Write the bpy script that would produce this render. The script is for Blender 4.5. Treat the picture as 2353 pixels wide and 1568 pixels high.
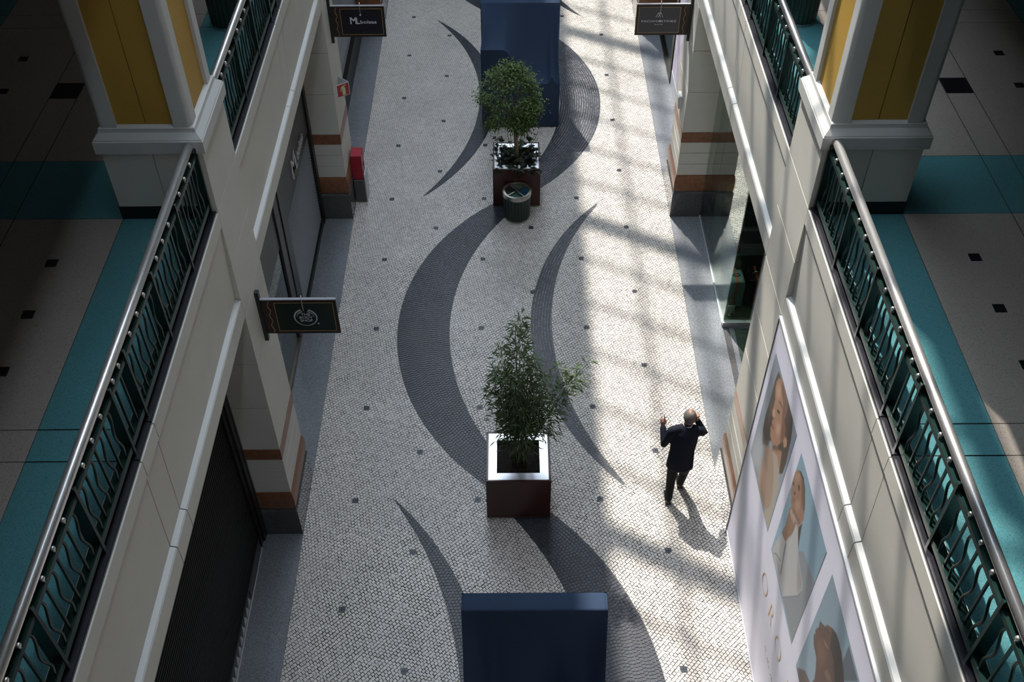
import bpy, math, random
import numpy as np
from mathutils import Vector, Matrix
random.seed(7); rng = np.random.default_rng(7)
scene = bpy.context.scene
for o in list(bpy.data.objects): bpy.data.objects.remove(o)
COL = scene.collection

# ------------------------------------------------------------------ camera
cam_d = bpy.data.cameras.new('camera'); cam = bpy.data.objects.new('camera', cam_d); COL.objects.link(cam)
cam_d.sensor_width = 36.0; cam_d.lens = 36.6105; cam_d.clip_end = 200
_r = Vector((0.999977, -0.005838, -0.003378)); _u = Vector((0.006533, 0.714069, 0.700045)); _f = Vector((0.001675, 0.700051, -0.714091))
cam.matrix_world = Matrix(((_r.x, _u.x, -_f.x, 0), (_r.y, _u.y, -_f.y, 0), (_r.z, _u.z, -_f.z, 12.0), (0, 0, 0, 1)))
scene.camera = cam

# ------------------------------------------------------------------ sky, sun, exposure
world = bpy.data.worlds.new('world'); scene.world = world; world.use_nodes = True
bg = world.node_tree.nodes['Background']
bg.inputs['Color'].default_value = (0.76, 0.87, 1.0, 1); bg.inputs['Strength'].default_value = 8.8
sun_d = bpy.data.lights.new('sun', 'SUN'); sun_d.energy = 8.0; sun_d.angle = 0.013; sun_d.color = (1.0, 0.94, 0.85)
sun = bpy.data.objects.new('sun', sun_d); COL.objects.link(sun)
sun.rotation_euler = Vector((0.26, -0.70, -1.0)).to_track_quat('-Z', 'Y').to_euler(); sun.location = (-5, 20, 30)
vs = scene.view_settings
vs.view_transform = 'Standard'; vs.look = 'None'; vs.gamma = 1; vs.use_curve_mapping = False; vs.exposure = 0.0

# ------------------------------------------------------------------ helpers
class MB:
    def __init__(s): s.v = []; s.f = []; s.m = []
    def add(s, vs_, fs, mi=0):
        b = len(s.v); s.v += [tuple(p) for p in vs_]; s.f += [tuple(i + b for i in f) for f in fs]; s.m += [mi] * len(fs); return s
    def box(s, x0, x1, y0, y1, z0, z1, mi=0, ch=0.0):
        if x0 > x1: x0, x1 = x1, x0
        if y0 > y1: y0, y1 = y1, y0
        if ch <= 0:
            return s.add([(x0,y0,z0),(x1,y0,z0),(x1,y1,z0),(x0,y1,z0),(x0,y0,z1),(x1,y0,z1),(x1,y1,z1),(x0,y1,z1)],
                         [(0,3,2,1),(4,5,6,7),(0,1,5,4),(1,2,6,5),(2,3,7,6),(3,0,4,7)], mi)
        return s.loft(x0, x1, y0, y1, [(z0, -ch), (z0 + ch, 0), (z1 - ch, 0), (z1, -ch)], mi)
    def loft(s, x0, x1, y0, y1, prof, mi=0):
        vs_ = []; fs = []
        for z, o in prof:
            vs_ += [(x0-o,y0-o,z),(x1+o,y0-o,z),(x1+o,y1+o,z),(x0-o,y1+o,z)]
        for k in range(len(prof)-1):
            for i in range(4):
                j = (i+1) % 4; fs.append((k*4+i, k*4+j, k*4+4+j, k*4+4+i))
        n = len(prof)-1
        fs.append((3,2,1,0)); fs.append((n*4,n*4+1,n*4+2,n*4+3))
        return s.add(vs_, fs, mi)
    def tube(s, path, r, n=10, mi=0, cap=True):
        P = [Vector(p) for p in path]; R_ = r if isinstance(r, (list, tuple)) else [r]*len(P)
        vs_ = []; fs = []; ref = None
        for i, p in enumerate(P):
            t = (P[min(i+1,len(P)-1)] - P[max(i-1,0)]).normalized()
            if ref is None: ref = Vector((1,0,0)) if abs(t.x) < .8 else Vector((0,1,0))
            a = (ref - t*ref.dot(t)).normalized(); ref = a; b = t.cross(a)
            rr = R_[i]; ra, rb = rr if isinstance(rr, (tuple, list)) else (rr, rr)
            for k in range(n):
                w = 2*math.pi*k/n; vs_.append(p + a*(math.cos(w)*ra) + b*(math.sin(w)*rb))
        for i in range(len(P)-1):
            for k in range(n):
                j = (k+1) % n; fs.append((i*n+k, i*n+j, i*n+n+j, i*n+n+k))
        if cap: fs.append(tuple(range(n-1,-1,-1))); fs.append(tuple(range((len(P)-1)*n, len(P)*n)))
        return s.add(vs_, fs, mi)
    def lathe(s, c, prof, n=32, mi=0, cap=True):
        vs_ = []; fs = []
        for r, z in prof:
            for k in range(n):
                w = 2*math.pi*k/n; vs_.append((c[0]+r*math.cos(w), c[1]+r*math.sin(w), c[2]+z))
        for i in range(len(prof)-1):
            for k in range(n):
                j = (k+1) % n; fs.append((i*n+k, i*n+j, i*n+n+j, i*n+n+k))
        if cap: fs.append(tuple(range(n-1,-1,-1))); fs.append(tuple(range((len(prof)-1)*n, len(prof)*n)))
        return s.add(vs_, fs, mi)
    def ball(s, c, r, nu=12, nv=8, mi=0):
        rx, ry, rz = r if isinstance(r, (tuple, list)) else (r, r, r)
        vs_ = [(c[0],c[1],c[2]-rz)]; fs = []
        for i in range(1, nv):
            a = -math.pi/2 + math.pi*i/nv
            for k in range(nu):
                w = 2*math.pi*k/nu; vs_.append((c[0]+rx*math.cos(a)*math.cos(w), c[1]+ry*math.cos(a)*math.sin(w), c[2]+rz*math.sin(a)))
        vs_.append((c[0],c[1],c[2]+rz)); t = len(vs_)-1
        for k in range(nu): j=(k+1)%nu; fs.append((0,1+j,1+k)); fs.append((t,1+(nv-2)*nu+k,1+(nv-2)*nu+j))
        for i in range(nv-2):
            for k in range(nu): j=(k+1)%nu; fs.append((1+i*nu+k,1+i*nu+j,1+(i+1)*nu+j,1+(i+1)*nu+k))
        return s.add(vs_, fs, mi)
    def prism(s, poly, fn, mi=0):
        """poly: 2-D outline; fn(u,v,t) -> 3-D, t in 0..1 through the thickness"""
        n = len(poly)
        vs_ = [fn(u,v,0) for u,v in poly] + [fn(u,v,1) for u,v in poly]
        fs = [tuple(range(n-1,-1,-1)), tuple(range(n,2*n))] + [(i,(i+1)%n,n+(i+1)%n,n+i) for i in range(n)]
        return s.add(vs_, fs, mi)
    def mesh(s, name, mats, smooth=False):
        me = bpy.data.meshes.new(name); me.from_pydata(s.v, [], s.f)
        for m in (mats if isinstance(mats, (list, tuple)) else [mats]): me.materials.append(m)
        if any(s.m): me.polygons.foreach_set('material_index', s.m)
        if smooth: me.polygons.foreach_set('use_smooth', [True]*len(me.polygons))
        me.update(); return me

def tag(o, label=None, cat=None, group=None, kind=None):
    if label: o['label'] = label
    if cat: o['category'] = cat
    if group: o['group'] = group
    if kind: o['kind'] = kind
    return o
def thing(name, loc, label=None, cat=None, group=None, kind=None):
    o = bpy.data.objects.new(name, None); COL.objects.link(o); o.location = loc; o.empty_display_size = .1
    return tag(o, label, cat, group, kind)
def base_of(o):
    p = Vector((0,0,0))
    while o: p += o.location; o = o.parent
    return p
def put(name, me, parent=None, loc=(0,0,0), **k):
    """loc is in world space even under a parent"""
    o = bpy.data.objects.new(name, me); COL.objects.link(o)
    o.location = Vector(loc) - (base_of(parent) if parent else Vector((0,0,0)))
    if parent: o.parent = parent
    return tag(o, **k)
def obj(name, mb, mats, parent=None, smooth=False, **k):
    return put(name, mb.mesh(name, mats, smooth), parent, **k)
def dup(root, off, parent=None, **k):
    c = root.copy(); COL.objects.link(c); c.parent = parent
    if parent is None: c.location = root.location + Vector(off)
    for ch in list(root.children): dup(ch, off, c)
    return tag(c, **k)

# ------------------------------------------------------------------ materials
def srgb(h):
    c = [int(h[i:i+2],16)/255 for i in (0,2,4)]
    return tuple(x/12.92 if x <= .04045 else ((x+.055)/1.055)**2.4 for x in c)
MATS = {}
def mat(name, col, rough=.6, metal=0.0, var=0.0, scale=8.0, bump=0.0, bscale=60.0, island=0.0, spec=.5, emit=0, detail=4, coat=0):
    m = bpy.data.materials.new(name); m.use_nodes = True; N = m.node_tree.nodes; L = m.node_tree.links
    b = N['Principled BSDF']; b.inputs['Roughness'].default_value = rough; b.inputs['Metallic'].default_value = metal
    b.inputs['Specular IOR Level'].default_value = spec
    if coat: b.inputs['Coat Weight'].default_value = coat; b.inputs['Coat Roughness'].default_value = .05
    col = tuple(col) + (1,); b.inputs['Base Color'].default_value = col
    tc = N.new('ShaderNodeTexCoord'); out = None
    if var or island:
        rgb = N.new('ShaderNodeRGB'); rgb.outputs[0].default_value = col; out = rgb.outputs[0]
    if var:
        nz = N.new('ShaderNodeTexNoise'); nz.inputs['Scale'].default_value = scale; nz.inputs['Detail'].default_value = detail
        L.new(tc.outputs['Object'], nz.inputs['Vector'])
        mr = N.new('ShaderNodeMapRange'); mr.inputs[1].default_value = .25; mr.inputs[2].default_value = .75
        mr.inputs[3].default_value = 1-var; mr.inputs[4].default_value = 1+var; L.new(nz.outputs['Fac'], mr.inputs[0])
        mx = N.new('ShaderNodeVectorMath'); mx.operation = 'SCALE'; L.new(out, mx.inputs[0]); L.new(mr.outputs[0], mx.inputs['Scale']); out = mx.outputs[0]
    if island:
        g = N.new('ShaderNodeNewGeometry'); mr = N.new('ShaderNodeMapRange')
        mr.inputs[3].default_value = 1-island; mr.inputs[4].default_value = 1+island; L.new(g.outputs['Random Per Island'], mr.inputs[0])
        mx = N.new('ShaderNodeVectorMath'); mx.operation = 'SCALE'; L.new(out, mx.inputs[0]); L.new(mr.outputs[0], mx.inputs['Scale']); out = mx.outputs[0]
    if out: L.new(out, b.inputs['Base Color'])
    if bump:
        nz = N.new('ShaderNodeTexNoise'); nz.inputs['Scale'].default_value = bscale; nz.inputs['Detail'].default_value = 3
        L.new(tc.outputs['Object'], nz.inputs['Vector'])
        bp = N.new('ShaderNodeBump'); bp.inputs['Strength'].default_value = bump; bp.inputs['Distance'].default_value = .01
        L.new(nz.outputs['Fac'], bp.inputs['Height']); L.new(bp.outputs[0], b.inputs['Normal'])
    MATS[name] = m; return m
def speckle(name, col, chips, rough=.35, s1=90, bumpy=0, big=.12):
    """stone with chips: chips = [(colour, voronoi scale, threshold)]"""
    m = mat(name, col, rough, var=big, scale=1.3); N = m.node_tree.nodes; L = m.node_tree.links; b = N['Principled BSDF']
    tc = [n for n in N if n.bl_idname == 'ShaderNodeTexCoord'][0]; out = b.inputs['Base Color'].links[0].from_socket
    for c, s, th in chips:
        v = N.new('ShaderNodeTexVoronoi'); v.inputs['Scale'].default_value = s; L.new(tc.outputs['Object'], v.inputs['Vector'])
        nz = N.new('ShaderNodeSeparateColor'); L.new(v.outputs['Color'], nz.inputs[0])
        lt = N.new('ShaderNodeMath'); lt.operation = 'LESS_THAN'; L.new(nz.outputs[0], lt.inputs[0]); lt.inputs[1].default_value = th
        d = N.new('ShaderNodeMath'); d.operation = 'LESS_THAN'; L.new(v.outputs['Distance'], d.inputs[0]); d.inputs[1].default_value = .42
        mu = N.new('ShaderNodeMath'); mu.operation = 'MULTIPLY'; L.new(lt.outputs[0], mu.inputs[0]); L.new(d.outputs[0], mu.inputs[1])
        mx = N.new('ShaderNodeMix'); mx.data_type = 'RGBA'; L.new(mu.outputs[0], mx.inputs[0]); L.new(out, mx.inputs[6]); mx.inputs[7].default_value = tuple(c)+(1,)
        out = mx.outputs[2]
    L.new(out, b.inputs['Base Color']); return m
def glass(name, tint, ior=1.5):
    m = bpy.data.materials.new(name); m.use_nodes = True; N = m.node_tree.nodes; L = m.node_tree.links; N.remove(N['Principled BSDF'])
    t = N.new('ShaderNodeBsdfTransparent'); t.inputs[0].default_value = tuple(tint)+(1,)
    g = N.new('ShaderNodeBsdfGlossy'); g.inputs['Roughness'].default_value = 0.0; g.inputs[0].default_value = (.9,.95,.92,1)
    ge = N.new('ShaderNodeNewGeometry'); dt = N.new('ShaderNodeVectorMath'); dt.operation = 'DOT_PRODUCT'; L.new(ge.outputs['Normal'], dt.inputs[0]); L.new(ge.outputs['Incoming'], dt.inputs[1])
    def mth(op, a, b_=None):
        q = N.new('ShaderNodeMath'); q.operation = op
        for i_, v_ in enumerate((a, b_)):
            if v_ is None: continue
            if isinstance(v_, (int, float)): q.inputs[i_].default_value = v_
            else: L.new(v_, q.inputs[i_])
        return q.outputs[0]
    r0 = ((ior-1)/(ior+1))**2
    fr = mth('ADD', mth('MULTIPLY', mth('POWER', mth('SUBTRACT', 1.0, mth('ABSOLUTE', dt.outputs['Value'])), 5.0), 1-r0), r0)   # Schlick, same from both sides
    mx = N.new('ShaderNodeMixShader'); L.new(fr, mx.inputs[0]); L.new(t.outputs[0], mx.inputs[1]); L.new(g.outputs[0], mx.inputs[2])
    L.new(mx.outputs[0], N['Material Output'].inputs[0]); return m

M_wcob = mat('white_limestone', (.52,.492,.455), .34, var=.10, scale=1.1, island=.10, bump=.05, bscale=90)
M_dcob = mat('blue_black_basalt', (.027,.033,.047), .34, spec=.4, var=.25, scale=2.2, island=.22, bump=.06, bscale=80)
M_joint = mat('sand_joint', (.11,.10,.095), .95, var=.35, scale=2.0)
M_gran = speckle('grey_granite', (.17,.182,.20), [((.38,.385,.39), 130, .22), ((.05,.055,.065), 120, .30)], rough=.24, big=.10)
M_gran2 = speckle('polished_base_granite', (.085,.085,.088), [((.19,.19,.19), 140, .20), ((.03,.03,.032), 120, .32)], rough=.07, big=.08)
M_beige = speckle('beige_terrazzo', (.285,.255,.225), [((.10,.09,.08), 120, .14), ((.42,.39,.35), 150, .07)], rough=.33, big=.05)
M_teal = speckle('teal_terrazzo', (.062,.195,.215), [((.025,.095,.12), 110, .18), ((.22,.34,.34), 150, .05)], rough=.33, big=.05)
M_blk = mat('black_marble_inset', (.006,.006,.007), .3)
M_cop = mat('dark_marble_coping', (.012,.012,.017), .30, var=.35, scale=14, detail=8)
M_cream = mat('cream_stone', (.59,.575,.52), .55, var=.03, scale=2.5, bump=.02, bscale=200)
M_joint2 = mat('dark_joint', (.06,.055,.05), .9)  # dark joint colour seen between the stone blocks
M_brown = mat('rust_brown_marble', (.21,.088,.043), .35, var=.25, scale=14, detail=8)
M_white = mat('white_plaster_trim', (.52,.52,.50), .45)
M_yel = mat('yellow_panel', (.44,.265,.045), .6, var=.03, scale=30)
M_green = mat('dark_green_paint', (.004,.022,.018), .30)
M_steel = mat('brushed_steel', (.70,.69,.68), .34, metal=.85, var=.05, scale=40)
M_steel2 = mat('bin_steel', (.48,.46,.43), .30, metal=1)
M_navy = mat('navy_stretch_cloth', (.025,.043,.082), .8, spec=.15, bump=.05, bscale=300)
M_plant = mat('brown_red_lacquer', (.046,.013,.010), .30, var=.15, scale=6)
M_rim = mat('planter_steel_rim', (.62,.63,.66), .32, metal=1, var=.10, scale=5)
M_soil = mat('dark_soil', (.012,.008,.006), .95, var=.6, scale=40, bump=.8, bscale=50)
M_leafb = mat('bamboo_leaf', (.065,.105,.036), .5, island=.55)
M_culm = mat('bamboo_culm', (.10,.13,.04), .5)
M_leaff = mat('ficus_leaf', (.075,.13,.028), .45, island=.65)
M_bark = mat('pale_bark', (.24,.20,.12), .8, var=.3, scale=30)
M_ivy = mat('ivy_leaf', (.008,.022,.010), .4, island=.3)
M_shut = mat('grey_shutter_slat', (.30,.33,.37), .45, metal=.2)
M_dshut = mat('dark_shutter_slat', (.008,.009,.008), .6, spec=.25)
M_dframe = mat('black_brown_frame', (.010,.008,.007), .35)
M_char = mat('charcoal_panel', (.040,.040,.043), .35)
M_red = mat('red_paint', (.30,.004,.020), .35)
M_redsign = mat('red_sign', (.38,.02,.02), .45)
M_grey = mat('grey_pedestal', (.075,.075,.072), .4)
M_gold = mat('gold_line', (.42,.28,.11), .4)
M_silver = mat('pale_lettering', (.62,.63,.68), .4)
M_signbrown = mat('sign_dark_brown', (.022,.011,.009), .4)
M_signgreen = mat('sign_green_black', (.004,.014,.010), .35)
M_signnavy = mat('sign_navy_black', (.008,.008,.014), .35)
M_signgrey = mat('sign_charcoal', (.060,.060,.068), .4)
M_glow = mat('pale_green_pictogram', (.52,.60,.36), .5)
M_ban = mat('lavender_banner_fabric', (.70,.70,.83), .55, var=.015, scale=2)
M_alu = mat('white_aluminium', (.50,.52,.55), .35, metal=.3)
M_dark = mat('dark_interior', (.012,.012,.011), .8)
M_inter = mat('gallery_wall', (.28,.27,.26), .8)
M_struct = mat('roof_concrete', (.22,.22,.22), .8)
M_glassR = glass('shop_glass', (.66,.73,.69), 1.6)
M_glassL = glass('window_glass', (.55,.62,.64), 1.5)
M_skin = mat('skin', (.26,.135,.09), .5)
M_suit = mat('navy_suit', (.006,.008,.016), .8, spec=.2, bump=.1, bscale=400)
M_trou = mat('charcoal_trousers', (.009,.009,.010), .8, spec=.2)
M_shoe = mat('black_leather', (.008,.007,.007), .3)
M_hair = mat('grey_hair', (.125,.108,.10), .8, bump=.4, bscale=300)
M_shirt = mat('pale_blue_shirt', (.55,.58,.70), .7)
M_poster = mat('lilac_poster', (.55,.52,.66), .5, var=.25, scale=5)
# ------------------------------------------------------------------ levels and lines of the building
XF = {-1: -2.88, 1: 2.955}          # hall faces of the pillars
SIDE = {-1: 'left', 1: 'right'}
COBL, COBR = -2.845, 2.935          # cobble field
PITCH = 6.82; PY0, PY1 = 8.13, 9.10 # one pillar in y
Z2 = 5.48                           # gallery floor
def X(s, d): return XF[s] + s*d     # d = distance behind the hall face
Y_A, Y_B = 4.6, 25.0                # cobbles built one by one in this stretch

# ================================================================== GROUND FLOOR
floor = thing('floor', (0, 0, 0), kind='structure')
obj('joint_bed', MB().box(COBL, COBR, -9, 40, -.06, -.0075), M_joint, floor)
obj('far_paving', MB().box(COBL, COBR, Y_B, 40, -.010, 0), M_wcob, floor)
obj('near_paving', MB().box(COBL, COBR, -9, Y_A, -.010, 0), M_wcob, floor)
cres = []
CX = 0.0375; HP = 6.77
for k in range(-2, 3):
    yc = 12.09 + HP*k; sg = 1 if k % 2 == 0 else -1
    mx_ = lambda x: CX + sg*(x - CX)
    cres.append((mx_(2.363), mx_(3.936), yc, 4.20, 4.926, True))
    cres.append((mx_(5.084), mx_(6.506), yc, 4.747, 5.826, False))
def f_one(c, x, y):
    d1 = np.hypot(x - c[0], y - c[2]) - c[3]; d2 = c[4] - np.hypot(x - c[1], y - c[2])
    f = np.maximum(d1, d2)
    return np.maximum(f, np.abs(y - c[2]) - HP/2) if c[5] else f
def f_cres(x, y):
    f = np.full(np.shape(x), 9.0)
    for c in cres: f = np.minimum(f, f_one(c, x, y))
    return f
squares = []
for i in range(6):
    for j in range(-3, 20):
        if (i + j) % 2 == 0:
            x, y = -2.19 + .86*i, 6.935 + .8555*j
            if Y_A < y < Y_B and f_cres(np.array(x), np.array(y)) > .02: squares.append((x, y))
SQ = .042
def f_sq(x, y):
    f = np.full(np.shape(x), 9.0)
    for a, b in squares: f = np.minimum(f, np.maximum(np.abs(x-a), np.abs(y-b)) - SQ)
    return f
def warp(c, a, sc, ph):
    x, y = c[..., 0], c[..., 1]
    return np.stack([x + a*np.sin(sc*y + ph)*np.cos(.7*sc*x), y + a*np.cos(sc*x*1.1 + ph*2)*np.sin(.6*sc*y + 1)], -1)
def clip(poly, fv):
    out = []; n = len(poly)
    for i in range(n):
        p, q, a, b = poly[i], poly[(i+1) % n], fv[i], fv[(i+1) % n]
        if a > 0: out.append(p)
        if (a > 0) != (b > 0): t = a/(a-b); out.append(p + (q-p)*t)
    return out
def limit(poly):
    poly = clip(poly, [p[0]-COBL-.002 for p in poly]); poly = clip(poly, [COBR-.002-p[0] for p in poly]) if poly else poly
    return poly
quads = []; polys = []     # (corners, dark)
def sift(C, fv, dark):
    inx = ((C[..., 0] > COBL) & (C[..., 0] < COBR)).all(1); allin = (fv > .0022).all(1) & inx; some = (fv > .0022).any(1) & ~allin & ((C[..., 0] > COBL) & (C[..., 0] < COBR)).any(1)
    quads.append((C[allin], dark))
    for c, f in zip(C[some], fv[some]):
        p = limit(clip(list(c), list(f - .0022)))
        if len(p) >= 3:
            a = np.array(p); ar = .5*abs(np.dot(a[:,0], np.roll(a[:,1],1)) - np.dot(a[:,1], np.roll(a[:,0],1)))
            if ar > .00005: polys.append((a, dark))
def stones(u, v, hu, hv, n):
    """corner array of jittered rectangles"""
    j = lambda: rng.normal(0, .0022, n)
    return np.stack([np.stack([u-hu+j(), v-hv+j()], -1), np.stack([u+hu+j(), v-hv+j()], -1), np.stack([u+hu+j(), v+hv+j()], -1), np.stack([u-hu+j(), v+hv+j()], -1)], 1)
S_ = .0470
I, J = np.meshgrid(np.arange(-520, 521), np.arange(-520, 521), indexing='ij'); I = I.ravel(); J = J.ravel()
rowoff = rng.uniform(.35, .65, 1041)*(np.arange(1041) % 2)
u = (I + rowoff[J+520])*S_; v = J*S_*.96
th = math.radians(43)
x = u*math.cos(th) - v*math.sin(th); y = u*math.sin(th) + v*math.cos(th) + 14.8
k = (x > COBL-.06) & (x < COBR+.06) & (y > Y_A) & (y < Y_B); u, v = u[k], v[k]; n = len(u)
C = stones(u, v, S_*.5 - .0027 + rng.uniform(-.0022, .0006, n), S_*.48 - .0027 + rng.uniform(-.002, .0006, n), n)
C = np.stack([C[...,0]*math.cos(th) - C[...,1]*math.sin(th), C[...,0]*math.sin(th) + C[...,1]*math.cos(th) + 14.8], -1)
C = warp(C, .05, 1.9, .4)
fv = np.minimum(f_cres(C[...,0], C[...,1]), f_sq(C[...,0], C[...,1]))
sift(C, fv, 0)
for c in cres:                                   # dark stones follow their crescent
    for row in range(40):
        r = c[3] - .024 - row*.0465
        if r < c[3]-1.0: break
        nn = int(2*math.pi*r/.0475); a = (np.arange(nn) + rng.uniform())*2*math.pi/nn
        px, py = c[0]+r*np.cos(a), c[2]+r*np.sin(a); ok = (f_one(c, px, py) < .05) & (py > Y_A) & (py < Y_B); a = a[ok]
        if not len(a): continue
        ha = math.pi/nn - .0023/r; hr = .0209; m_ = len(a)
        cor = []
        for sa, sr in ((-1,-1),(1,-1),(1,1),(-1,1)):
            aa = a + sa*(ha*(1+rng.uniform(-.12, 0, m_))); rr = r + sr*hr + rng.normal(0, .0024, m_) + .006*np.sin(aa*r*3.1 + row*.25 + c[2])
            cor.append(np.stack([c[0]+rr*np.cos(aa), c[2]+rr*np.sin(aa)], -1))
        Cd = np.stack(cor, 1); sift(Cd, -f_one(c, Cd[...,0], Cd[...,1]), 1)
# ---- the 300 nearest whole stones in view are objects of their own
def screen(p):
    q = Vector((p[0], p[1], -12.0)); zc = q.dot(_f); return q.dot(_r)/zc*2392.9+1176.5, 784-q.dot(_u)/zc*2392.9
allq = np.concatenate([q for q, d in quads]); alld = np.concatenate([np.full(len(q), d) for q, d in quads])
cen = allq.mean(1); cand = np.where(cen[:,1] < 6.6)[0]; sel = []
for i in cand[np.argsort(np.hypot(cen[cand,0], cen[cand,1]))]:
    sx, sy = screen(cen[i])
    if 4 < sx < 2349 and sy < 1562 and not (1040 < sx < 1405) and len(sel) < 300: sel.append(i)
mask = np.ones(len(allq), bool); mask[sel] = False
def stone_mesh(Q):
    n = len(Q); c = Q.mean(1, keepdims=True); h = rng.uniform(-.0010, .0004, (n,1,1))
    tilt = rng.normal(0, .00014, (n,4,1))
    top = np.concatenate([c + (Q-c)*.975, h+tilt], -1); mid = np.concatenate([Q, h-.0011+np.zeros((n,4,1))], -1); bot = np.concatenate([c+(Q-c)*1.01, np.full((n,4,1), -.0105)], -1)
    V = np.concatenate([top, mid, bot], 1).reshape(-1, 3)
    F = np.array([[0,1,2,3]] + [[4+i, 4+(i+1)%4, (i+1)%4, i] for i in range(4)] + [[8+i, 8+(i+1)%4, 4+(i+1)%4, 4+i] for i in range(4)])
    return V, (F[None] + (np.arange(n)*12)[:,None,None]).reshape(-1, 4)
def np_mesh(name, V, F, m):
    me = bpy.data.meshes.new(name); me.vertices.add(len(V)); me.vertices.foreach_set('co', V.ravel().astype(np.float32))
    me.loops.add(F.size); me.loops.foreach_set('vertex_index', F.ravel().astype(np.int32))
    me.polygons.add(len(F)); me.polygons.foreach_set('loop_start', np.arange(0, F.size, 4, dtype=np.int32)); me.polygons.foreach_set('loop_total', np.full(len(F), 4, np.int32))
    me.polygons.foreach_set('use_smooth', np.zeros(len(F), dtype=bool)); me.materials.append(m); me.update(calc_edges=True); return me
for i in sel:
    q = allq[i:i+1]; c = q.mean(1)[0]; V, F = stone_mesh(q - c); put('cobble', np_mesh('cobble', V, F, M_dcob if alld[i] else M_wcob), floor, (c[0], c[1], 0))
for d, nm, m in ((0, 'white_cobbles', M_wcob), (1, 'dark_cobbles', M_dcob)):
    V, F = stone_mesh(allq[mask & (alld == d)]); put(nm, np_mesh(nm, V, F, m), floor, kind='stuff')
    mb = MB()
    for p, dd in polys:
        if dd != d: continue
        n = len(p); c = p.mean(0); h = random.uniform(-.0010, .0004)
        mb.add([(*(c+(q-c)*.96), h) for q in p] + [(*q, -.0105) for q in p], [tuple(range(n))] + [(n+i, n+(i+1)%n, (i+1)%n, i) for i in range(n)])
    obj('cut_' + nm, mb, m, floor, kind='stuff')
for c in (cres[5], cres[6]):                      # sunlight painted as paler sand between the dark stones of these two crescents
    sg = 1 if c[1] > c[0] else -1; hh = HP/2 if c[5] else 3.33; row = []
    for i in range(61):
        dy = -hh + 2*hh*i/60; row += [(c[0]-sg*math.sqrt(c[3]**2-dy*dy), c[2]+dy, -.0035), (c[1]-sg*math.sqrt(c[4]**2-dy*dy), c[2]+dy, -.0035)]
    obj('sunlit_bed', MB().add(row, [(2*i, 2*i+1, 2*i+3, 2*i+2) for i in range(60)]), mat('sunlit_sand_joint', (.30,.29,.28), .9), floor)
mb = MB()
for a in (-1, 1):
    for b in (-1, 1): mb.loft(a*.021-.0202, a*.021+.0202, b*.021-.0202, b*.021+.0202, [(-.0105, .0), (-.002, 0), (-.0002, -.0008)])
inset = mb.mesh('dark_inset', M_dcob)
for a, b in squares: put('dark_inset', inset, floor, (a, b, 0))
obj('floor_shops', MB().box(-10.2, 10.3, -9.2, 40.2, -.16, -.07), M_dark, kind='structure')
# granite margins: long slabs with fine joints
for s in (-1, 1):
    xi = COBL if s < 0 else COBR
    ys = [-9, 1.3] + [1.3 + PITCH/5*i for i in range(1, 24)] + [40]
    for a, b in zip(ys, ys[1:]):
        obj('granite_slab', MB().box(xi + s*.001, X(s, .75), a+.0008, b-.0008, -.05, .0), M_gran, floor)
obj('granite_slab', MB().box(X(1,.752), X(1,4.5), 9.1, 14.95, -.05, 0), M_gran, floor)

# ================================================================== LOWER PILLARS
def pillar(s, k, label):
    y0, y1 = PY0+PITCH*k, PY1+PITCH*k; xa, xb = sorted((X(s,0), X(s,.62)))
    t = thing('pillar', ((xa+xb)/2, (y0+y1)/2, 0), label, 'pillar')
    obj('core', MB().box(xa+.02, xb-.02, y0+.02, y1-.02, .0, 5.55), M_joint2, t)
    obj('granite_base', MB().loft(xa, xb, y0, y1, [(0, .03), (.52, .03), (.545, .005), (.56, .005)]), M_gran2, t)
    obj('brown_moulding', MB().loft(xa, xb, y0, y1, [(.56, .002), (.575, .016), (.61, .022), (.76, .026), (.83, .020), (.88, .006), (.905, -.002)]), M_brown, t)
    for a, b in ((.905,1.14),(1.14,1.375),(1.375,1.60)): obj('plinth_course', MB().loft(xa, xb, y0, y1, [(a+.002, -.009), (a+.009, 0), (b-.009, 0), (b-.002, -.009)]), M_cream, t)
    obj('brown_band', MB().loft(xa, xb, y0, y1, [(1.60, -.004), (1.605, .004), (1.795, .004), (1.80, -.004)]), M_brown, t)
    for a, b in ((1.80,2.585),(2.585,3.345),(3.345,4.10),(4.10,4.845),(4.845,5.555)): obj('shaft_block', MB().loft(xa, xb, y0, y1, [(a+.002, -.008), (a+.006, 0), (b-.006, 0), (b-.002, -.008)]), M_cream, t)
    return t
WHERE = {-1: 'on the left with the shutter shops', 1: 'on the right by the glass shopfront'}
pillar(-1, 0, 'near left cream stone pillar holding the green round-logo sign')
pillar(-1, 1, 'far left cream stone pillar with the red fire cabinet at its foot')
pillar(-1, 2, 'farthest left cream pillar, only its brown foot seen above a hanging sign')
pillar(1, 0, 'near right cream stone pillar half covered by the lavender banner')
pillar(1, 1, 'far right cream stone pillar mirrored in the shop glass')
pillar(1, 2, 'farthest right cream pillar, only its brown foot seen above the charcoal sign')

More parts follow.
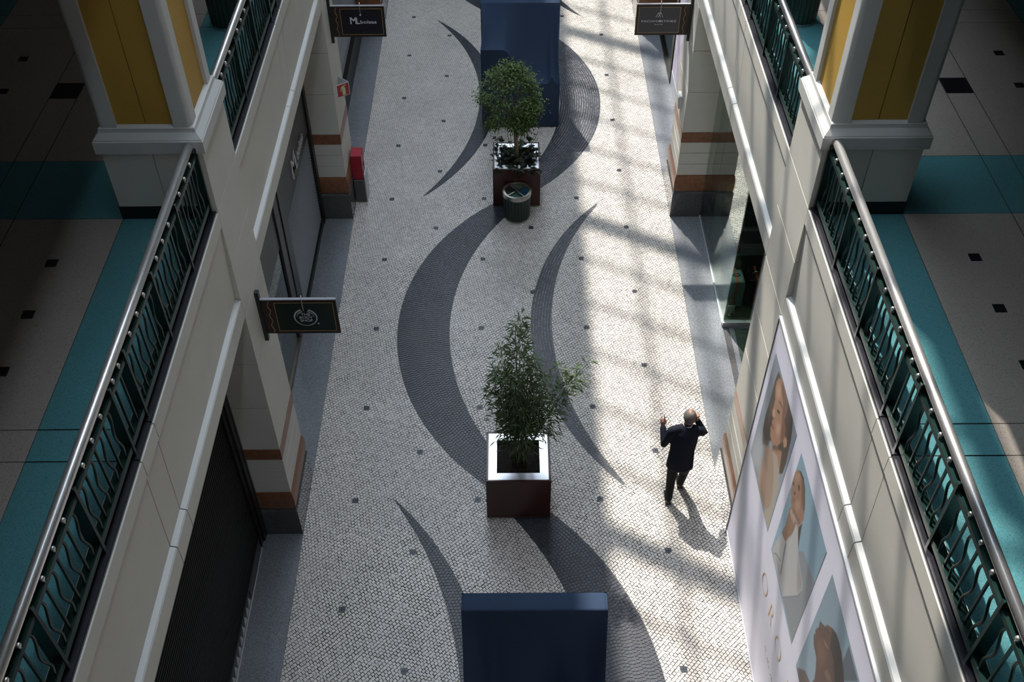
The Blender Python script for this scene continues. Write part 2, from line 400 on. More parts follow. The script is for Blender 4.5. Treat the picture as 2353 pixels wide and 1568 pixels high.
# ================================================================== FASCIAS (spandrel walls)
for s in (-1, 1):
    w = thing('wall_' + SIDE[s], (X(s, .2), 12, 4.1), kind='structure')
    obj('spandrel_core', MB().box(X(s,.10), X(s,.62), -9, 40, 4.13, 5.475), M_joint2, w)
    for bay in (-1, 0, 1, 2):
        ya, yb = PY1 + PITCH*(bay-1), PY0 + PITCH*bay; ym = (ya+yb)/2 + .02
        for a, b in ((ya, ym-.195), (ym-.195, ym+.195), (ym+.195, yb)):
            a, b = a+.006, b-.006
            def strip(prof, nm, m):
                vs_ = [(X(s,d), a, z) for d, z in prof] + [(X(s,d), b, z) for d, z in prof]; n = len(prof)
                fs = [(i, (i+1)%n, n+(i+1)%n, n+i) for i in range(n)] + [tuple(range(n)), tuple(range(2*n-1, n-1, -1))]
                obj(nm, MB().add(vs_, fs), m, w)
            strip([(0,5.365),(0,5.545),(.2,5.545),(.2,5.365)], 'fascia_band', M_cream)
            strip([(.060,4.36),(.018,5.365),(.2,5.365),(.2,4.36)], 'fascia_panel', M_cream)
            strip([(0,4.335),(.0,4.345),(.012,4.36),(.062,4.374),(.2,4.372),(.2,4.335)], 'fascia_ledge', M_white)
            strip([(0,4.11),(0,4.335),(.2,4.335),(.45,4.13),(.45,4.11)], 'fascia_lip', M_cream)
            strip([(.014,5.546),(.014,5.566),(.020,5.572),(.165,5.572),(.165,5.546)], 'coping', M_cop)
    obj('coping_bed', MB().box(X(s,.17), X(s,.02), -9, 40, 5.47, 5.546), M_joint2, w)

# ================================================================== GALLERY FLOORS (terrazzo)
for s in (-1, 1):
    g = thing('floor_gallery_' + SIDE[s], (X(s,3), 12, Z2), kind='structure')
    obj('joint_bed', MB().box(X(s,.62), X(s,7.0), -9, 40, Z2-.5, Z2-.006), M_blk, g); obj('joint_bed_edge', MB().box(X(s,.14), X(s,.62), -9, 40, Z2-.03, Z2-.006), M_blk, g)
    E_ = .0065
    gy = sorted(v for k in range(-1, 4) for v in (5.09+PITCH*k, 5.417+PITCH*k))
    ty = sorted(v for k in range(-1, 4) for v in (PY0+PITCH*k, PY1+PITCH*k))
    def slab(d0, d1, y0, y1, m, nm):
        obj(nm, MB().box(X(s,d0), X(s,d1), y0, y1, Z2-.02, Z2), m, g)
    lim = [-9] + sorted(gy) + [40]
    for a, b in zip(lim, lim[1:]): slab(.166, .95, a+E_, b-E_, M_teal, 'teal_border')
    cuts = sorted(set([-9, 40] + gy + ty)); dcut = [.95, 2.04, 2.36, 3.47]
    small = [(1.465, 7.466+PITCH*k+e) for k in (-1,0,1,2) for e in (-1.4,-.70,0)] + [(1.465, 9.764+PITCH*k+e) for k in (-1,0,1) for e in (0,)] + [(2.93, 10.467), (2.93, 11.18), (2.93, 9.75), (2.93, 7.47), (2.93, 6.77)]
    bigs = [(2.04, 2.36, 10.305, 10.635), (2.04, 2.36, 6.60, 6.93), (2.04, 2.36, 17.12, 17.45)]
    for a, b in zip(cuts, cuts[1:]):
        teal = any(abs(a - t) < 1e-6 for t in ty[::2])
        for d0, d1 in zip(dcut, dcut[1:]):
            e0 = 0 if (teal or d0 > 1) and d0 < 1 else E_
            # split the panel round the inset tiles that fall in it
            ins = [(p[0]-.055, p[0]+.055, p[1]-.055, p[1]+.055) for p in small if d0 < p[0] < d1 and a < p[1] < b] + [q for q in bigs if q[0] >= d0-1e-6 and q[1] <= d1+1e-6 and a < q[2] < b]
            ins.sort(key=lambda q: q[2]); yy = a+E_*.6
            for q in ins:
                slab(d0+e0, d1-E_, yy, q[2], M_teal if teal else M_beige, 'terrazzo_panel')
                if q[0] > d0+.02: slab(d0+e0, q[0], q[2], q[3], M_beige, 'terrazzo_panel')
                if q[1] < d1-.02: slab(q[1], d1-E_, q[2], q[3], M_beige, 'terrazzo_panel')
                slab(max(q[0], d0+E_), min(q[1], d1-E_), q[2], q[3], M_blk, 'black_inset'); yy = q[3]
            slab(d0+e0, d1-E_, yy, b-E_*.6, M_teal if teal else M_beige, 'terrazzo_panel')
    for a, b in zip(lim, lim[1:]): slab(3.473, 4.4, a+E_, b-E_, M_teal, 'teal_border')
    slab(4.403, 7.0, -9, 40, M_beige, 'terrazzo_panel')

# ================================================================== UPPER COLUMNS
def column(s, k, label):
    y0, y1 = PY0+PITCH*k, PY1+PITCH*k; xa, xb = sorted((X(s,0), X(s,.95))); xm = (xa+xb)/2 + s*.0
    t = thing('column', (xm, (y0+y1)/2, Z2), label, 'column')
    obj('black_foot', MB().box(*sorted((X(s,.16), X(s,.957))), y0-.006, y1+.006, Z2, 5.632), M_blk, t)
    for a, b in ((xa, xm-.003), (xm+.003, xb)):
        obj('plinth_block', MB().box(a, b, y0, y1, 5.56 if abs(a-X(s,0)) < .01 or abs(b-X(s,0)) < .01 else 5.632, 6.272), M_cream, t)
    obj('plinth_core', MB().box(xa+.01, xb-.01, y0+.01, y1-.01, 5.5, 6.4), M_joint2, t)
    obj('plinth_cap', MB().loft(xa, xb, y0, y1, [(6.272, .02), (6.276, .038), (6.405, .038), (6.412, .030), (6.422, .028), (6.475, -.022), (6.492, -.026), (6.515, -.028), (6.535, -.06)]), M_white, t)
    xa, xb, y0, y1 = xa+.035, xb-.045, y0+.035, y1-.045
    W_ = .17; r = .045
    for cx, sx in ((xa, 1), (xb, -1)):
        for cy, sy in ((y0, 1), (y1, -1)):
            pts = [(W_, 0)] + [(r - r*math.sin(a), r - r*math.cos(a)) for a in [math.pi/2*i/6 for i in range(7)]] + [(0, W_), (.05, W_), (.05, .05), (W_, .05)]
            o = obj('corner_post', MB().prism([(cx+sx*u, cy+sy*v) for u, v in pts], lambda u, v, t_: (u, v, 6.50 + t_*3.2)), M_white, t)
    for a, b in ((xa+W_, xm_mid(xa, xb)-.004), (xm_mid(xa, xb)+.004, xb-W_)):
        obj('yellow_panel', MB().box(a, b, y0+.035, y0+.055, 6.50, 9.7), M_yel, t); obj('yellow_panel', MB().box(a, b, y1-.055, y1-.035, 6.50, 9.7), M_yel, t)
    for px in (xa+.035, xb-.055): obj('yellow_panel', MB().box(px, px+.02, y0+W_, y1-W_, 6.50, 9.7), M_yel, t)
def xm_mid(a, b): return (a+b)/2
column(-1, 0, 'left yellow and grey gallery column in shade on a stone plinth')
column(1, 0, 'right yellow and grey gallery column with its hall side in sun')


# ================================================================== UPPER BUILDING SHELL AND SKYLIGHT
for s in (-1, 1):
    c = thing('ceiling_' + SIDE[s], (X(s,3), 12, 9.6), kind='structure')
    obj('gallery_slab', MB().box(X(s,0), X(s,7.2), -9, 40, 9.6, 10.9), M_inter, c)
    obj('roof_slab', MB().box(X(s,.20), X(s,7.2), -9, 40, 16.3, 16.9), M_struct, c)
    o = obj('wall_' + SIDE[s] + '_outer', MB().box(X(s,7.0), X(s,7.2), -9, 40, 0, 16.9), M_inter, kind='structure')
    obj('wall_' + SIDE[s] + '_shops', MB().box(X(s,4.4), X(s,4.5), -9, 40, 0, 4.9), M_dark, kind='structure')
obj('wall_back', MB().box(-10, 10, -9.2, -9, 0, 20), M_inter, kind='structure')
obj('wall_front', MB().box(-10, 10, 40, 40.2, 0, 20), M_inter, kind='structure')
obj('floor_bridge', MB().box(-2.9, 2.97, -5, -.1, 10.55, 10.9), M_inter, kind='structure')
sky = thing('ceiling_skylight', (0, 16, 16.9), kind='structure')
EX, EZ, RX, RZ = 3.187, 16.9, .0375, 20.09
def bar(s, y, wid, dep, nm):
    p0 = (RX + s*EX, EZ); p1 = (RX, RZ); q = dep*.7
    mb = MB().add([(p0[0],y-wid,p0[1]),(p1[0],y-wid,p1[1]),(p1[0],y+wid,p1[1]),(p0[0],y+wid,p0[1]),(p0[0],y-wid,p0[1]+2*q),(p1[0],y-wid,p1[1]+2*q),(p1[0],y+wid,p1[1]+2*q),(p0[0],y+wid,p0[1]+2*q)],
                  [(0,3,2,1),(4,5,6,7),(0,1,5,4),(1,2,6,5),(2,3,7,6),(3,0,4,7)])
    obj(nm, mb, M_struct, sky)
k = 0
for k in range(-17, 13):
    y = 25.69 + 1.1367*k
    bar(-1, y, .17 if k % 6 == 1 else .045, .20 if k % 6 == 1 else .06, 'rafter')
for s in (-1,):
    for i in range(4):
        d = EX - .03 - .745*i
        if d < 0: continue
        xx = RX + s*d; zz = EZ + (EX - d); obj('purlin', MB().box(xx-.045, xx+.045, 6.0, 40, zz-.02, zz+.09), M_struct, sky)
vs_ = [(RX+.8, y_, RZ-.8) for y_ in (-9, 40)] + [(RX+EX, y_, EZ) for y_ in (-9, 40)]
obj('light_block_slope', MB().add(vs_ + [(p[0], p[1], p[2]+.3) for p in vs_], [(0,1,3,2), (4,6,7,5), (0,2,6,4), (1,5,7,3), (0,4,5,1), (2,3,7,6)]), M_struct, sky)  # unseen opaque slope added to cut skylight on the left side
vs_ = [(RX, y_, RZ+.05) for y_ in (14.7, 40)] + [(-.15, y_, RZ+.05-.1875) for y_ in (14.7, 40)]
obj('light_block_bay', MB().add([(RX, -9, RZ), (RX, 6.0, RZ), (RX-EX, -9, EZ), (RX-EX, 6.0, EZ), (RX, -9, RZ+.3), (RX, 6.0, RZ+.3), (RX-EX, -9, EZ+.3), (RX-EX, 6.0, EZ+.3)], [(0,1,3,2), (4,6,7,5), (0,2,6,4), (1,5,7,3), (0,4,5,1), (2,3,7,6)]), M_struct, sky)  # unseen roof closure added to darken faces turned towards the camera
obj('sun_block_ridge', MB().add(vs_ + [(p[0], p[1], p[2]+.1) for p in vs_], [(0,1,3,2), (4,6,7,5), (0,2,6,4), (1,5,7,3), (0,4,5,1), (2,3,7,6)]), M_struct, sky)  # unseen strip added to keep sun off the right gallery floor
obj('ridge_beam', MB().box(RX-.1, RX+.1, -9, 40, RZ-.05, RZ+.15), M_struct, sky)
# ================================================================== RAILINGS
def text_mesh(txt, h, m, fn, depth=.002, font_sx=1.0, bold=0.0):
    """lettering as a mesh: fn maps (u right, v up, w out) in metres to world"""
    cu = bpy.data.curves.new('t', 'FONT'); cu.body = txt; cu.size = 1.0; cu.extrude = .5; cu.offset = bold; cu.resolution_u = 3
    cu.align_x = 'CENTER'; cu.align_y = 'CENTER'
    o = bpy.data.objects.new('t', cu); COL.objects.link(o); bpy.context.view_layer.update()
    me = bpy.data.meshes.new_from_object(o.evaluated_get(bpy.context.evaluated_depsgraph_get())); bpy.data.objects.remove(o)
    ys = [v.co.y for v in me.vertices]; hh = max(ys)-min(ys); cy = (max(ys)+min(ys))/2; xs = [v.co.x for v in me.vertices]; cx = (max(xs)+min(xs))/2
    for v in me.vertices:
        u, w_, d = (v.co.x-cx)/hh*h*font_sx, (v.co.y-cy)/hh*h, (v.co.z+.5)*depth
        v.co = fn(u, w_, d)
    me.materials.clear(); me.materials.append(m); return me

def railing(s, label):
    ya, yb = PY1 - PITCH, PY0
    r = thing('railing', (X(s,.1), (ya+yb)/2, 5.572), label, 'railing', 'green balustrades along the two galleries')
    hr = MB().tube([(X(s,.10), ya-.03, 6.36), (X(s,.10), yb+.01, 6.36)], .041, 20); obj('handrail', hr, M_steel, r, smooth=True)
    obj('top_rail', MB().box(X(s,.062), X(s,.118), ya, yb, 6.236, 6.262), M_green, r)
    obj('rail_lip', MB().box(X(s,.056), X(s,.064), ya, yb, 6.222, 6.264), M_green, r)
    obj('bottom_rail', MB().box(X(s,.060), X(s,.135), ya, yb, 5.640, 5.672), M_green, r)
    obj('bottom_lip', MB().box(X(s,.054), X(s,.062), ya, yb, 5.632, 5.690), M_green, r)
    posts = [2.40, 3.30, 4.195, 5.085, 5.478, 6.36, 7.25, 8.10]
    pm = MB().box(X(s,.052)-X(s,.1), X(s,.150)-X(s,.1), -.008, .008, 0, .765).box(X(s,.044)-X(s,.1), X(s,.054)-X(s,.1), -.015, .015, 0, .765).box(X(s,.09)-X(s,.1), X(s,.16)-X(s,.1), -.03, .03, 0, .012).mesh('post', M_green)
    for y in posts: put('post', pm, r, (X(s,.10), y, 5.572))
    km = MB().ball((0,0,0), .0185, 12, 8).tube([(0,0,-.045),(0,0,-.012)], .009, 8).tube([(0,0,0),(s*.04,0,.03)], .007, 6).mesh('knob', M_steel, True)
    sb = MB().box(-.009, .009, -.009, .009, 5.66, 6.24).mesh('straight_baluster', M_green)
    pts = []
    for i in range(23):
        t = i/22; pts.append((0, .024*math.sin(2*math.pi*1.5*t)*min(1, 4*t+.3, 4*(1-t)+.3), 5.66+.58*t))
    wb = MB().tube(pts, .0115, 8).mesh('wavy_baluster', M_green, True)
    for a, b in zip(posts, posts[1:]):
        if b-a < .5:
            for q in (.33, .67): put('straight_baluster', sb, r, (X(s,.078), a+(b-a)*q, 0))
            for q in (.30, .70): put('knob', km, r, (X(s,.068), a+(b-a)*q, 6.300))
        else:
            for i in range(7): put('wavy_baluster' if i % 2 == 0 else 'straight_baluster', wb if i % 2 == 0 else sb, r, (X(s,.078), a+(b-a)*(i+1)/8, 0))
            for q in (-.22, 0, .22): put('knob', km, r, (X(s,.068), (a+b)/2+q, 6.300))
    return r
rl = railing(-1, 'near left green balustrade with wavy bars, in shade below the yellow column')
rr = railing(1, 'near right green balustrade with wavy bars, sunlit above the banner')
dup(rl, (0, PITCH, 0), label='far left green balustrade running past the dark bin'); dup(rr, (0, PITCH, 0), label='far right green balustrade running past the dark bin')

# ================================================================== SHOPS, LEFT SIDE (plane d = .52)
D = .52
def lbl(u, v, w): return (X(-1,D)+w, u, v)
# ---- near: dark roller shutter
t = thing('roller_shutter', (X(-1,D), 5.0, 0), 'black ribbed roller shutter closing the near left shop', 'shutter')
prof = []
n = 95
n = 64; cur = MB()
for i in range(n):
    z = .24 + (4.10-.24)*i/n; h = (4.10-.24)/n
    cur.add([(X(-1,D+dd), yy, z+h*q) for q, dd in ((0, .03), (.02, 0), (.62, 0), (.66, .03), (1, .03)) for yy in (-3, 7.93)], [(2*k, 2*k+1, 2*k+3, 2*k+2) for k in range(4)])
obj('slat_curtain', cur, M_dshut, t)
obj('side_guide', MB().box(X(-1,D-.03), X(-1,D+.08), 7.90, 7.99, 0, 4.12), M_dframe, t)
obj('bottom_bar', MB().box(X(-1,D-.02), X(-1,D+.03), -3, 7.93, .20, .25), M_dframe, t)
obj('kick_rail', MB().box(X(-1,D-.04), X(-1,D-.028), -3, 7.86, .004, .030), M_alu, t)
obj('grey_panel', MB().box(X(-1,D-.022), X(-1,D+.02), 7.10, 7.86, .03, .20), M_signgrey, t)
obj('green_panel', MB().box(X(-1,D-.018), X(-1,D+.02), -3, 7.08, .03, .20), M_signgreen, t)
tm = MB().prism([(-.062,.005),(.062,.005),(0,.165)], lambda u, v, w: (w*.004, u, v)).mesh('white_triangle', M_silver)
for i in range(24): put('white_triangle', tm, t, (X(-1,D-.018), 7.00-.135*i, .03))
t = thing('shop_jamb', (X(-1,D), 8.05, 0), 'black door jamb between dark shutter and near left pillar', 'jamb')
obj('post', MB().box(X(-1,D-.06), X(-1,D+.1), 7.99, 8.12, 0, 4.12), M_dframe, t); obj('green_edge', MB().box(X(-1,D-.07), X(-1,D-.06), 8.085, 8.12, 0, 4.12), M_green, t)
# ---- far bay: glass window then shutter shop
t = thing('window_1', (X(-1,D), 10.4, 0), kind='structure')
obj('pane', MB().box(X(-1,D), X(-1,D+.008), 9.12, 11.78, .10, 2.0), M_glassL, t)
obj('sill', MB().box(X(-1,D-.03), X(-1,D+.05), 9.10, 11.78, 0, .10), mat('bronze_sill', (.13,.10,.085), .3, metal=.6), t)
obj('head_panel', MB().box(X(-1,D-.005), X(-1,D+.05), 9.10, 11.78, 2.0, 4.12), M_char, t)
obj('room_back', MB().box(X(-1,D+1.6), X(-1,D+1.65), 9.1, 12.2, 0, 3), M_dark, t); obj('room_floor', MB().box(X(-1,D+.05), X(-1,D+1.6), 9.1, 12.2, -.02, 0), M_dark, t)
obj('mullion', MB().box(X(-1,D-.03), X(-1,D+.06), 11.78, 12.02, 0, 4.12), M_char, t)
obj('mullion_gap', MB().box(X(-1,D-.005), X(-1,D+.06), 12.02, 12.12, 0, 4.12), M_dframe, t)
obj('mullion', MB().box(X(-1,D-.03), X(-1,D+.06), 12.12, 12.40, 0, 4.12), M_char, t)
mblue = mat('pale_blue_counter', (.10,.16,.19), .5)
t = thing('display_counter', (X(-1,D+.5), 10.4, 0), 'pale blue display counter behind the left shop window', 'counter')
obj('body', MB().box(X(-1,D+.15), X(-1,D+.75), 9.5, 11.2, 0, .55, ch=.02), mblue, t); obj('worktop', MB().box(X(-1,D+.12), X(-1,D+.78), 9.47, 11.23, .55, .58), M_alu, t)
t = thing('display_bag', (X(-1,D+.45), 10.75, .58), 'dark rounded bag on the counter in the left shop window', 'bag')
obj('body', MB().loft(X(-1,D+.62), X(-1,D+.3), 10.6, 10.95, [(.58,-.03),(.6,0),(.8,-.01),(.86,-.05)]), mat('blue_black_leather', (.02,.03,.05), .4), t)
obj('handle', MB().tube([(X(-1,D+.46), 10.66+.0, .84)] + [(X(-1,D+.46), 10.775-.11*math.cos(a), .86+.12*math.sin(a)) for a in [math.pi*i/8 for i in range(9)]], .012, 8), M_dframe, t)
t = thing('shop_shutter', (X(-1,D), 13.6, 0), 'pale grey ribbed roller shutter of the far left bag shop', 'shutter')
n = 30; cur = MB()
for i in range(n):
    z = .10 + 1.86*i/n; h = 1.86/n
    cur.add([(X(-1,D+dd), yy, z+h*q) for q, dd in ((0, .045), (.02, .006), (.30, .0), (.60, .008), (.63, .045), (1, .045)) for yy in (12.40, 14.80)], [(2*k, 2*k+1, 2*k+3, 2*k+2) for k in range(5)])
obj('slat_curtain', cur, M_shut, t)
obj('side_guide', MB().box(X(-1,D-.05), X(-1,D+.08), 14.78, 14.93, 0, 1.965), M_dframe, t)
obj('bottom_bar', MB().box(X(-1,D-.035), X(-1,D+.04), 12.40, 14.78, 0, .12), M_dframe, t)
t = thing('shop_sign_panel', (X(-1,D), 13.6, 1.97), 'charcoal fascia panel with silver lettering above the pale shutter', 'sign')
pnl = obj('panel', MB().box(X(-1,D-.02), X(-1,D+.05), 12.40, 14.78, 1.97, 4.12), M_char, t); obj('end_post', MB().box(X(-1,D-.05), X(-1,D+.08), 14.78, 14.93, 1.97, 4.12), M_dframe, t)
put('lettering', text_mesh('M', .34, M_silver, lambda u, v, w: (X(-1,D-.021)+w, 13.36+u, 2.33+v), .02, 1.0, .01), pnl)
put('lettering', text_mesh('L', .24, M_silver, lambda u, v, w: (X(-1,D-.021)+w, 13.58+u, 2.26+v), .02, .7, .01), pnl)
put('lettering', text_mesh('bolsas', .17, M_silver, lambda u, v, w: (X(-1,D-.021)+w, 13.98+u, 2.27+v), .02, 1.05, .01), pnl)
# ---- beyond the far pillar
t = thing('striped_shutter', (X(-1,D), 18.5, 0), 'blue-grey slatted shutter beyond the far left pillar', 'shutter')
vs_ = []; fs = []; n = 22
for i in range(n*4+1):
    z = .55 + 3.5*i/(n*4); d = D + .03*abs(math.sin(math.pi*i/4)); vs_ += [(X(-1,d), 15.95, z), (X(-1,d), 21.7, z)]
for i in range(n*4): fs.append((2*i, 2*i+1, 2*i+3, 2*i+2))
obj('slat_curtain', MB().add(vs_, fs), M_shut, t); obj('black_base', MB().box(X(-1,D-.09), X(-1,D+.05), 15.95, 21.7, 0, .55), M_dframe, t)
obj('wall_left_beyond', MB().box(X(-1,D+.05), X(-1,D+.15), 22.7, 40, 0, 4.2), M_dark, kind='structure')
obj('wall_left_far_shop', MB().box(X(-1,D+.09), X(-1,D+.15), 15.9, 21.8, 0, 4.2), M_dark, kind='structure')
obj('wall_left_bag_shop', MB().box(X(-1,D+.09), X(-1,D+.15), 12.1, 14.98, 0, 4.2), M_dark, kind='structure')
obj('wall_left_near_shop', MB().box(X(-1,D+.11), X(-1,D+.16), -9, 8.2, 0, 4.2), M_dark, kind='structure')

# ================================================================== SHOPS, RIGHT SIDE
t = thing('window_2', (X(1,D), 13.5, 0), kind='structure')
XG = X(1, .515)
for a, b in ((12.10, 13.995), (14.0, 14.93)):
    obj('pane', MB().box(XG, XG+.01, a, b, .035, 4.10), M_glassR, t)
obj('return_pane', MB().box(XG+.012, XG+1.6, 12.10, 12.11, .10, 4.10), M_glassR, t)
obj('sill', MB().box(XG-.012, XG+.03, 12.05, 14.93, 0, .035), M_alu, t)
obj('return_frame', MB().box(XG-.012, XG+.45, 12.045, 12.12, 0, .10), M_alu, t)
obj('return_jamb', MB().box(XG+.44, XG+.50, 12.04, 12.12, 0, 4.10), M_alu, t)
obj('display_floor', MB().box(XG+.02, XG+1.6, 12.12, 14.93, .0, .06), mat('olive_display_floor', (.07,.085,.055), .5), t)
obj('display_back', MB().box(XG+1.6, XG+1.65, 12.1, 14.95, 0, 4.1), M_dark, t)
obj('shop_soffit', MB().box(X(1,.2), X(1,4.4), 9.1, 14.95, 4.10, 4.14), M_dark, t)
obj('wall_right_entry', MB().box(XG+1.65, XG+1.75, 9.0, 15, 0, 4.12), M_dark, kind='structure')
tt = thing('trim_1', (XG, 10.6, 0), kind='structure'); obj('threshold', MB().box(XG+.0, XG+.10, 9.1, 12.04, 0, .006), M_gran2, tt)
obj('entry_mat', MB().box(XG+.18, XG+1.6, 10.2, 12.0, 0, .012), mat('dark_green_mat', (.018,.03,.022), .7, var=.6, scale=6), tt)
lp = thing('fill_lamp', (XG+.5, 13.0, 4.05), 'added unseen fill lamp inside the right shop window', 'lamp')  # added lamp, unseen, brightens the goods in the window
obj('can', MB().lathe((XG+.5, 13.0, 3.98), [(.03, .12), (.05, .11), (.055, 0), (.05, 0), (.045, .08)], 20), M_dframe, lp)
ld = bpy.data.lights.new('fill_glow', 'POINT'); ld.energy = 26; ld.shadow_soft_size = .04; ld.color = (1, .93, .82); lo = bpy.data.objects.new('fill_glow', ld); COL.objects.link(lo); lo.parent = lp; lo.location = (0, 0, -.12)
# goods in the window
def suitcase(x, y, z, w, d, h, m, strap, label):
    t = thing('suitcase', (x, y, z), label, 'suitcase', 'luggage in the right shop window')
    sl = obj('shell', MB().loft(x-w/2, x+w/2, y-d/2, y+d/2, [(z,-.03),(z+.03,0),(z+h-.05,0),(z+h-.015,-.012),(z+h,-.04)]), m, t)
    obj('strap', MB().box(x-.018, x+.018, y-d/2-.004, y+d/2+.004, z+.02, z+h+.006), strap, sl)
    obj('handle', MB().tube([(x-.06+.12*i/8, y, z+h+.045*math.sin(math.pi*i/8)) for i in range(9)], .01, 8), M_steel2, sl)
mor = mat('orange_red_strap', (.42,.07,.03), .6); mgl = mat('blue_black_shell', (.02,.045,.05), .25); mgl2 = mat('black_shell', (.010,.011,.013), .35)
suitcase(XG+.22, 12.62, .06, .26, .34, .56, mat('pale_teal_shell', (.16,.26,.27), .3), mor, 'pale teal suitcase with orange strap at the window corner')
suitcase(XG+.55, 12.66, .06, .28, .36, .56, mgl2, mor, 'black suitcase beside the teal one in the right shop window')
t = thing('display_shelf', (XG+.4, 13.4, .06), 'dark grey stepped display shelf behind the suitcases', 'shelf')
mgs = mat('grey_display', (.07,.075,.075), .5)
for a, b, c in ((13.05, 13.35, .68), (13.35, 13.75, .95), (13.75, 14.3, 1.25)): obj('step', MB().box(XG+.08, XG+.9, a, b, .06, c, ch=.008), mgs, t)
def handbag(x, y, z, m, label):
    t = thing('handbag', (x, y, z), label, 'handbag', 'bags on the display shelf')
    obj('body', MB().loft(x-.11, x+.11, y-.06, y+.06, [(z,-.01),(z+.02,.01),(z+.14,0),(z+.19,-.03)]), m, t)
    obj('handle', MB().tube([(x+.07*math.cos(a), y, z+.18+.10*math.sin(a)) for a in [math.pi*i/8 for i in range(9)]], .008, 6), m, t)
handbag(XG+.22, 13.18, .683, mat('red_leather', (.22,.02,.025), .4), 'red handbag on the lowest shelf step')
handbag(XG+.55, 13.50, .953, mgl2, 'black handbag on the middle shelf step')
handbag(XG+.28, 13.95, 1.25, mat('yellow_leather', (.40,.30,.05), .4), 'yellow handbag on the top shelf step')
t = thing('easel_sign', (XG+.14, 12.3, .06), 'small tan easel stand on the window floor', 'easel')
for a, b in ((-.05, 0), (.05, 0)): obj('leg', MB().tube([(XG+.14+a, 12.25, .06), (XG+.14+a*.3, 12.32, .36)], .008, 6), mat('tan_wood', (.36,.24,.12), .6), t)
obj('card', MB().box(XG+.08, XG+.20, 12.27, 12.28, .10, .27), M_silver, t)
# shop beyond the far right pillar
t = thing('dark_shopfront', (X(1,D), 18.8, 0), 'black framed shopfront with glass beyond the far right pillar', 'shopfront')
obj('pane', MB().box(XG, XG+.01, 19.62, 21.7, .06, 4.1), M_glassR, t); obj('post', MB().box(XG-.05, XG+.1, 19.42, 19.62, 0, 4.1), M_dframe, t); obj('sill', MB().box(XG-.05, XG+.06, 19.62, 21.7, 0, .06), M_dframe, t)
obj('back', MB().box(XG+.5, XG+.55, 19.45, 21.72, 0, 4.1), M_dark, t); obj('floor_strip', MB().box(XG+.06, XG+.5, 19.62, 21.7, -.01, .01), M_dark, t)
t = thing('shop_poster', (XG, 17.6, .3), 'lilac poster panel between far right pillar and black shopfront post', 'poster')
obj('board', MB().box(XG-.03, XG, 15.97, 19.38, .34, 4.05), M_poster, t); obj('bottom_rail', MB().box(XG-.035, XG+.005, 15.95, 19.4, .0, .34), M_alu, t)
# little white box on the far right pillar
t = thing('alarm_box', (X(1,-.03), 15.4, 2.05), 'small white wall box on the far right pillar', 'box')
obj('body', MB().box(X(1,-.055), X(1,0), 15.33, 15.52, 2.02, 2.26, ch=.006), M_white, t); obj('cover', MB().box(X(1,-.062), X(1,-.055), 15.35, 15.50, 2.05, 2.23), M_silver, t)
obj('wall_right_beyond', MB().box(XG+.05, XG+.15, 22.7, 40, 0, 4.2), M_dark, kind='structure')

# ================================================================== HANGING SIGNS
def wave(x0, z0, z1, y, r=.006, n=28):
    return [(x0 + .012*math.sin(2*math.pi*3.2*i/n), y, z0+(z1-z0)*i/n) for i in range(n+1)]
def hang_sign(s, y, face, label):
    """board across the hall, square to it; z 3.375-3.90"""
    z0, z1 = 3.372, 3.905; xa, xb = X(s,-.035), X(s,-.90); t = thing('hanging_sign', (X(s,0), y, 3.27), label, 'sign', 'hanging signs on the pillars')
    lo, hi = sorted((xa, xb))
    obj('bracket', MB().box(X(s,0), X(s,-.045), y-.03, y+.03, 3.27, 4.03), M_signgreen, t)
    bd = obj('board', MB().box(lo, hi, y-.012, y+.012, z0, z1), M_signbrown, t)
    obj('top_edge', MB().box(lo, hi, y-.018, y+.018, z1, z1+.012), mat('pale_sign_edge', (.30,.30,.34), .4), t)
    fa, fb = sorted((X(s,-.19), X(s,-.862)))
    obj('face', MB().box(fa, fb, y-.0135, y-.012, z0+.04, z1-.04), face, bd)
    g = MB()
    for a in ((fa, fb, z0+.04, z0+.047), (fa, fb, z1-.047, z1-.04), (fa, fa+.007, z0+.04, z1-.04), (fb-.007, fb, z0+.04, z1-.04)): g.box(a[0], a[1], y-.015, y-.0135, a[2], a[3])
    obj('gold_border', g, M_gold, bd)
    obj('wave_line', MB().tube(wave(X(s,-.125), z0+.02, z1-.02, y-.013), .004, 5), M_gold, bd)
    hx = X(s,-.515)
    obj('hook_wire', MB().tube([(hx, y-.02, z1-.16), (hx, y-.022, z1-.02), (hx, y-.015, z1+.05), (hx, y, z1+.06), (hx, y+.01, z1+.02)], .0045, 6), M_steel, t)
    return bd, (fa+fb)/2, (z0+z1)/2, y-.0137
def onface(cx, cz, y): return lambda u, v, w: (cx+u, y-w, cz+v)
t, cx, cz, y = hang_sign(-1, 8.62, M_signgreen, 'dark green hanging sign with a round white logo, near left pillar')
cx += .0
for i, (txt, dz) in enumerate((('THE', .042), ('BODY', -.008), ('SHOP', -.056))): put('lettering', text_mesh(txt, .036, M_silver, onface(cx+.004, cz+dz, y), .002, 1.15, .012), t)
def arc(r0, r1, a0, a1, n=30):
    o = [(r0*math.cos(a0+(a1-a0)*i/n), r0*math.sin(a0+(a1-a0)*i/n)) for i in range(n+1)]; q = [(r1*math.cos(a1-(a1-a0)*i/n), r1*math.sin(a1-(a1-a0)*i/n)) for i in range(n+1)]
    return o, q
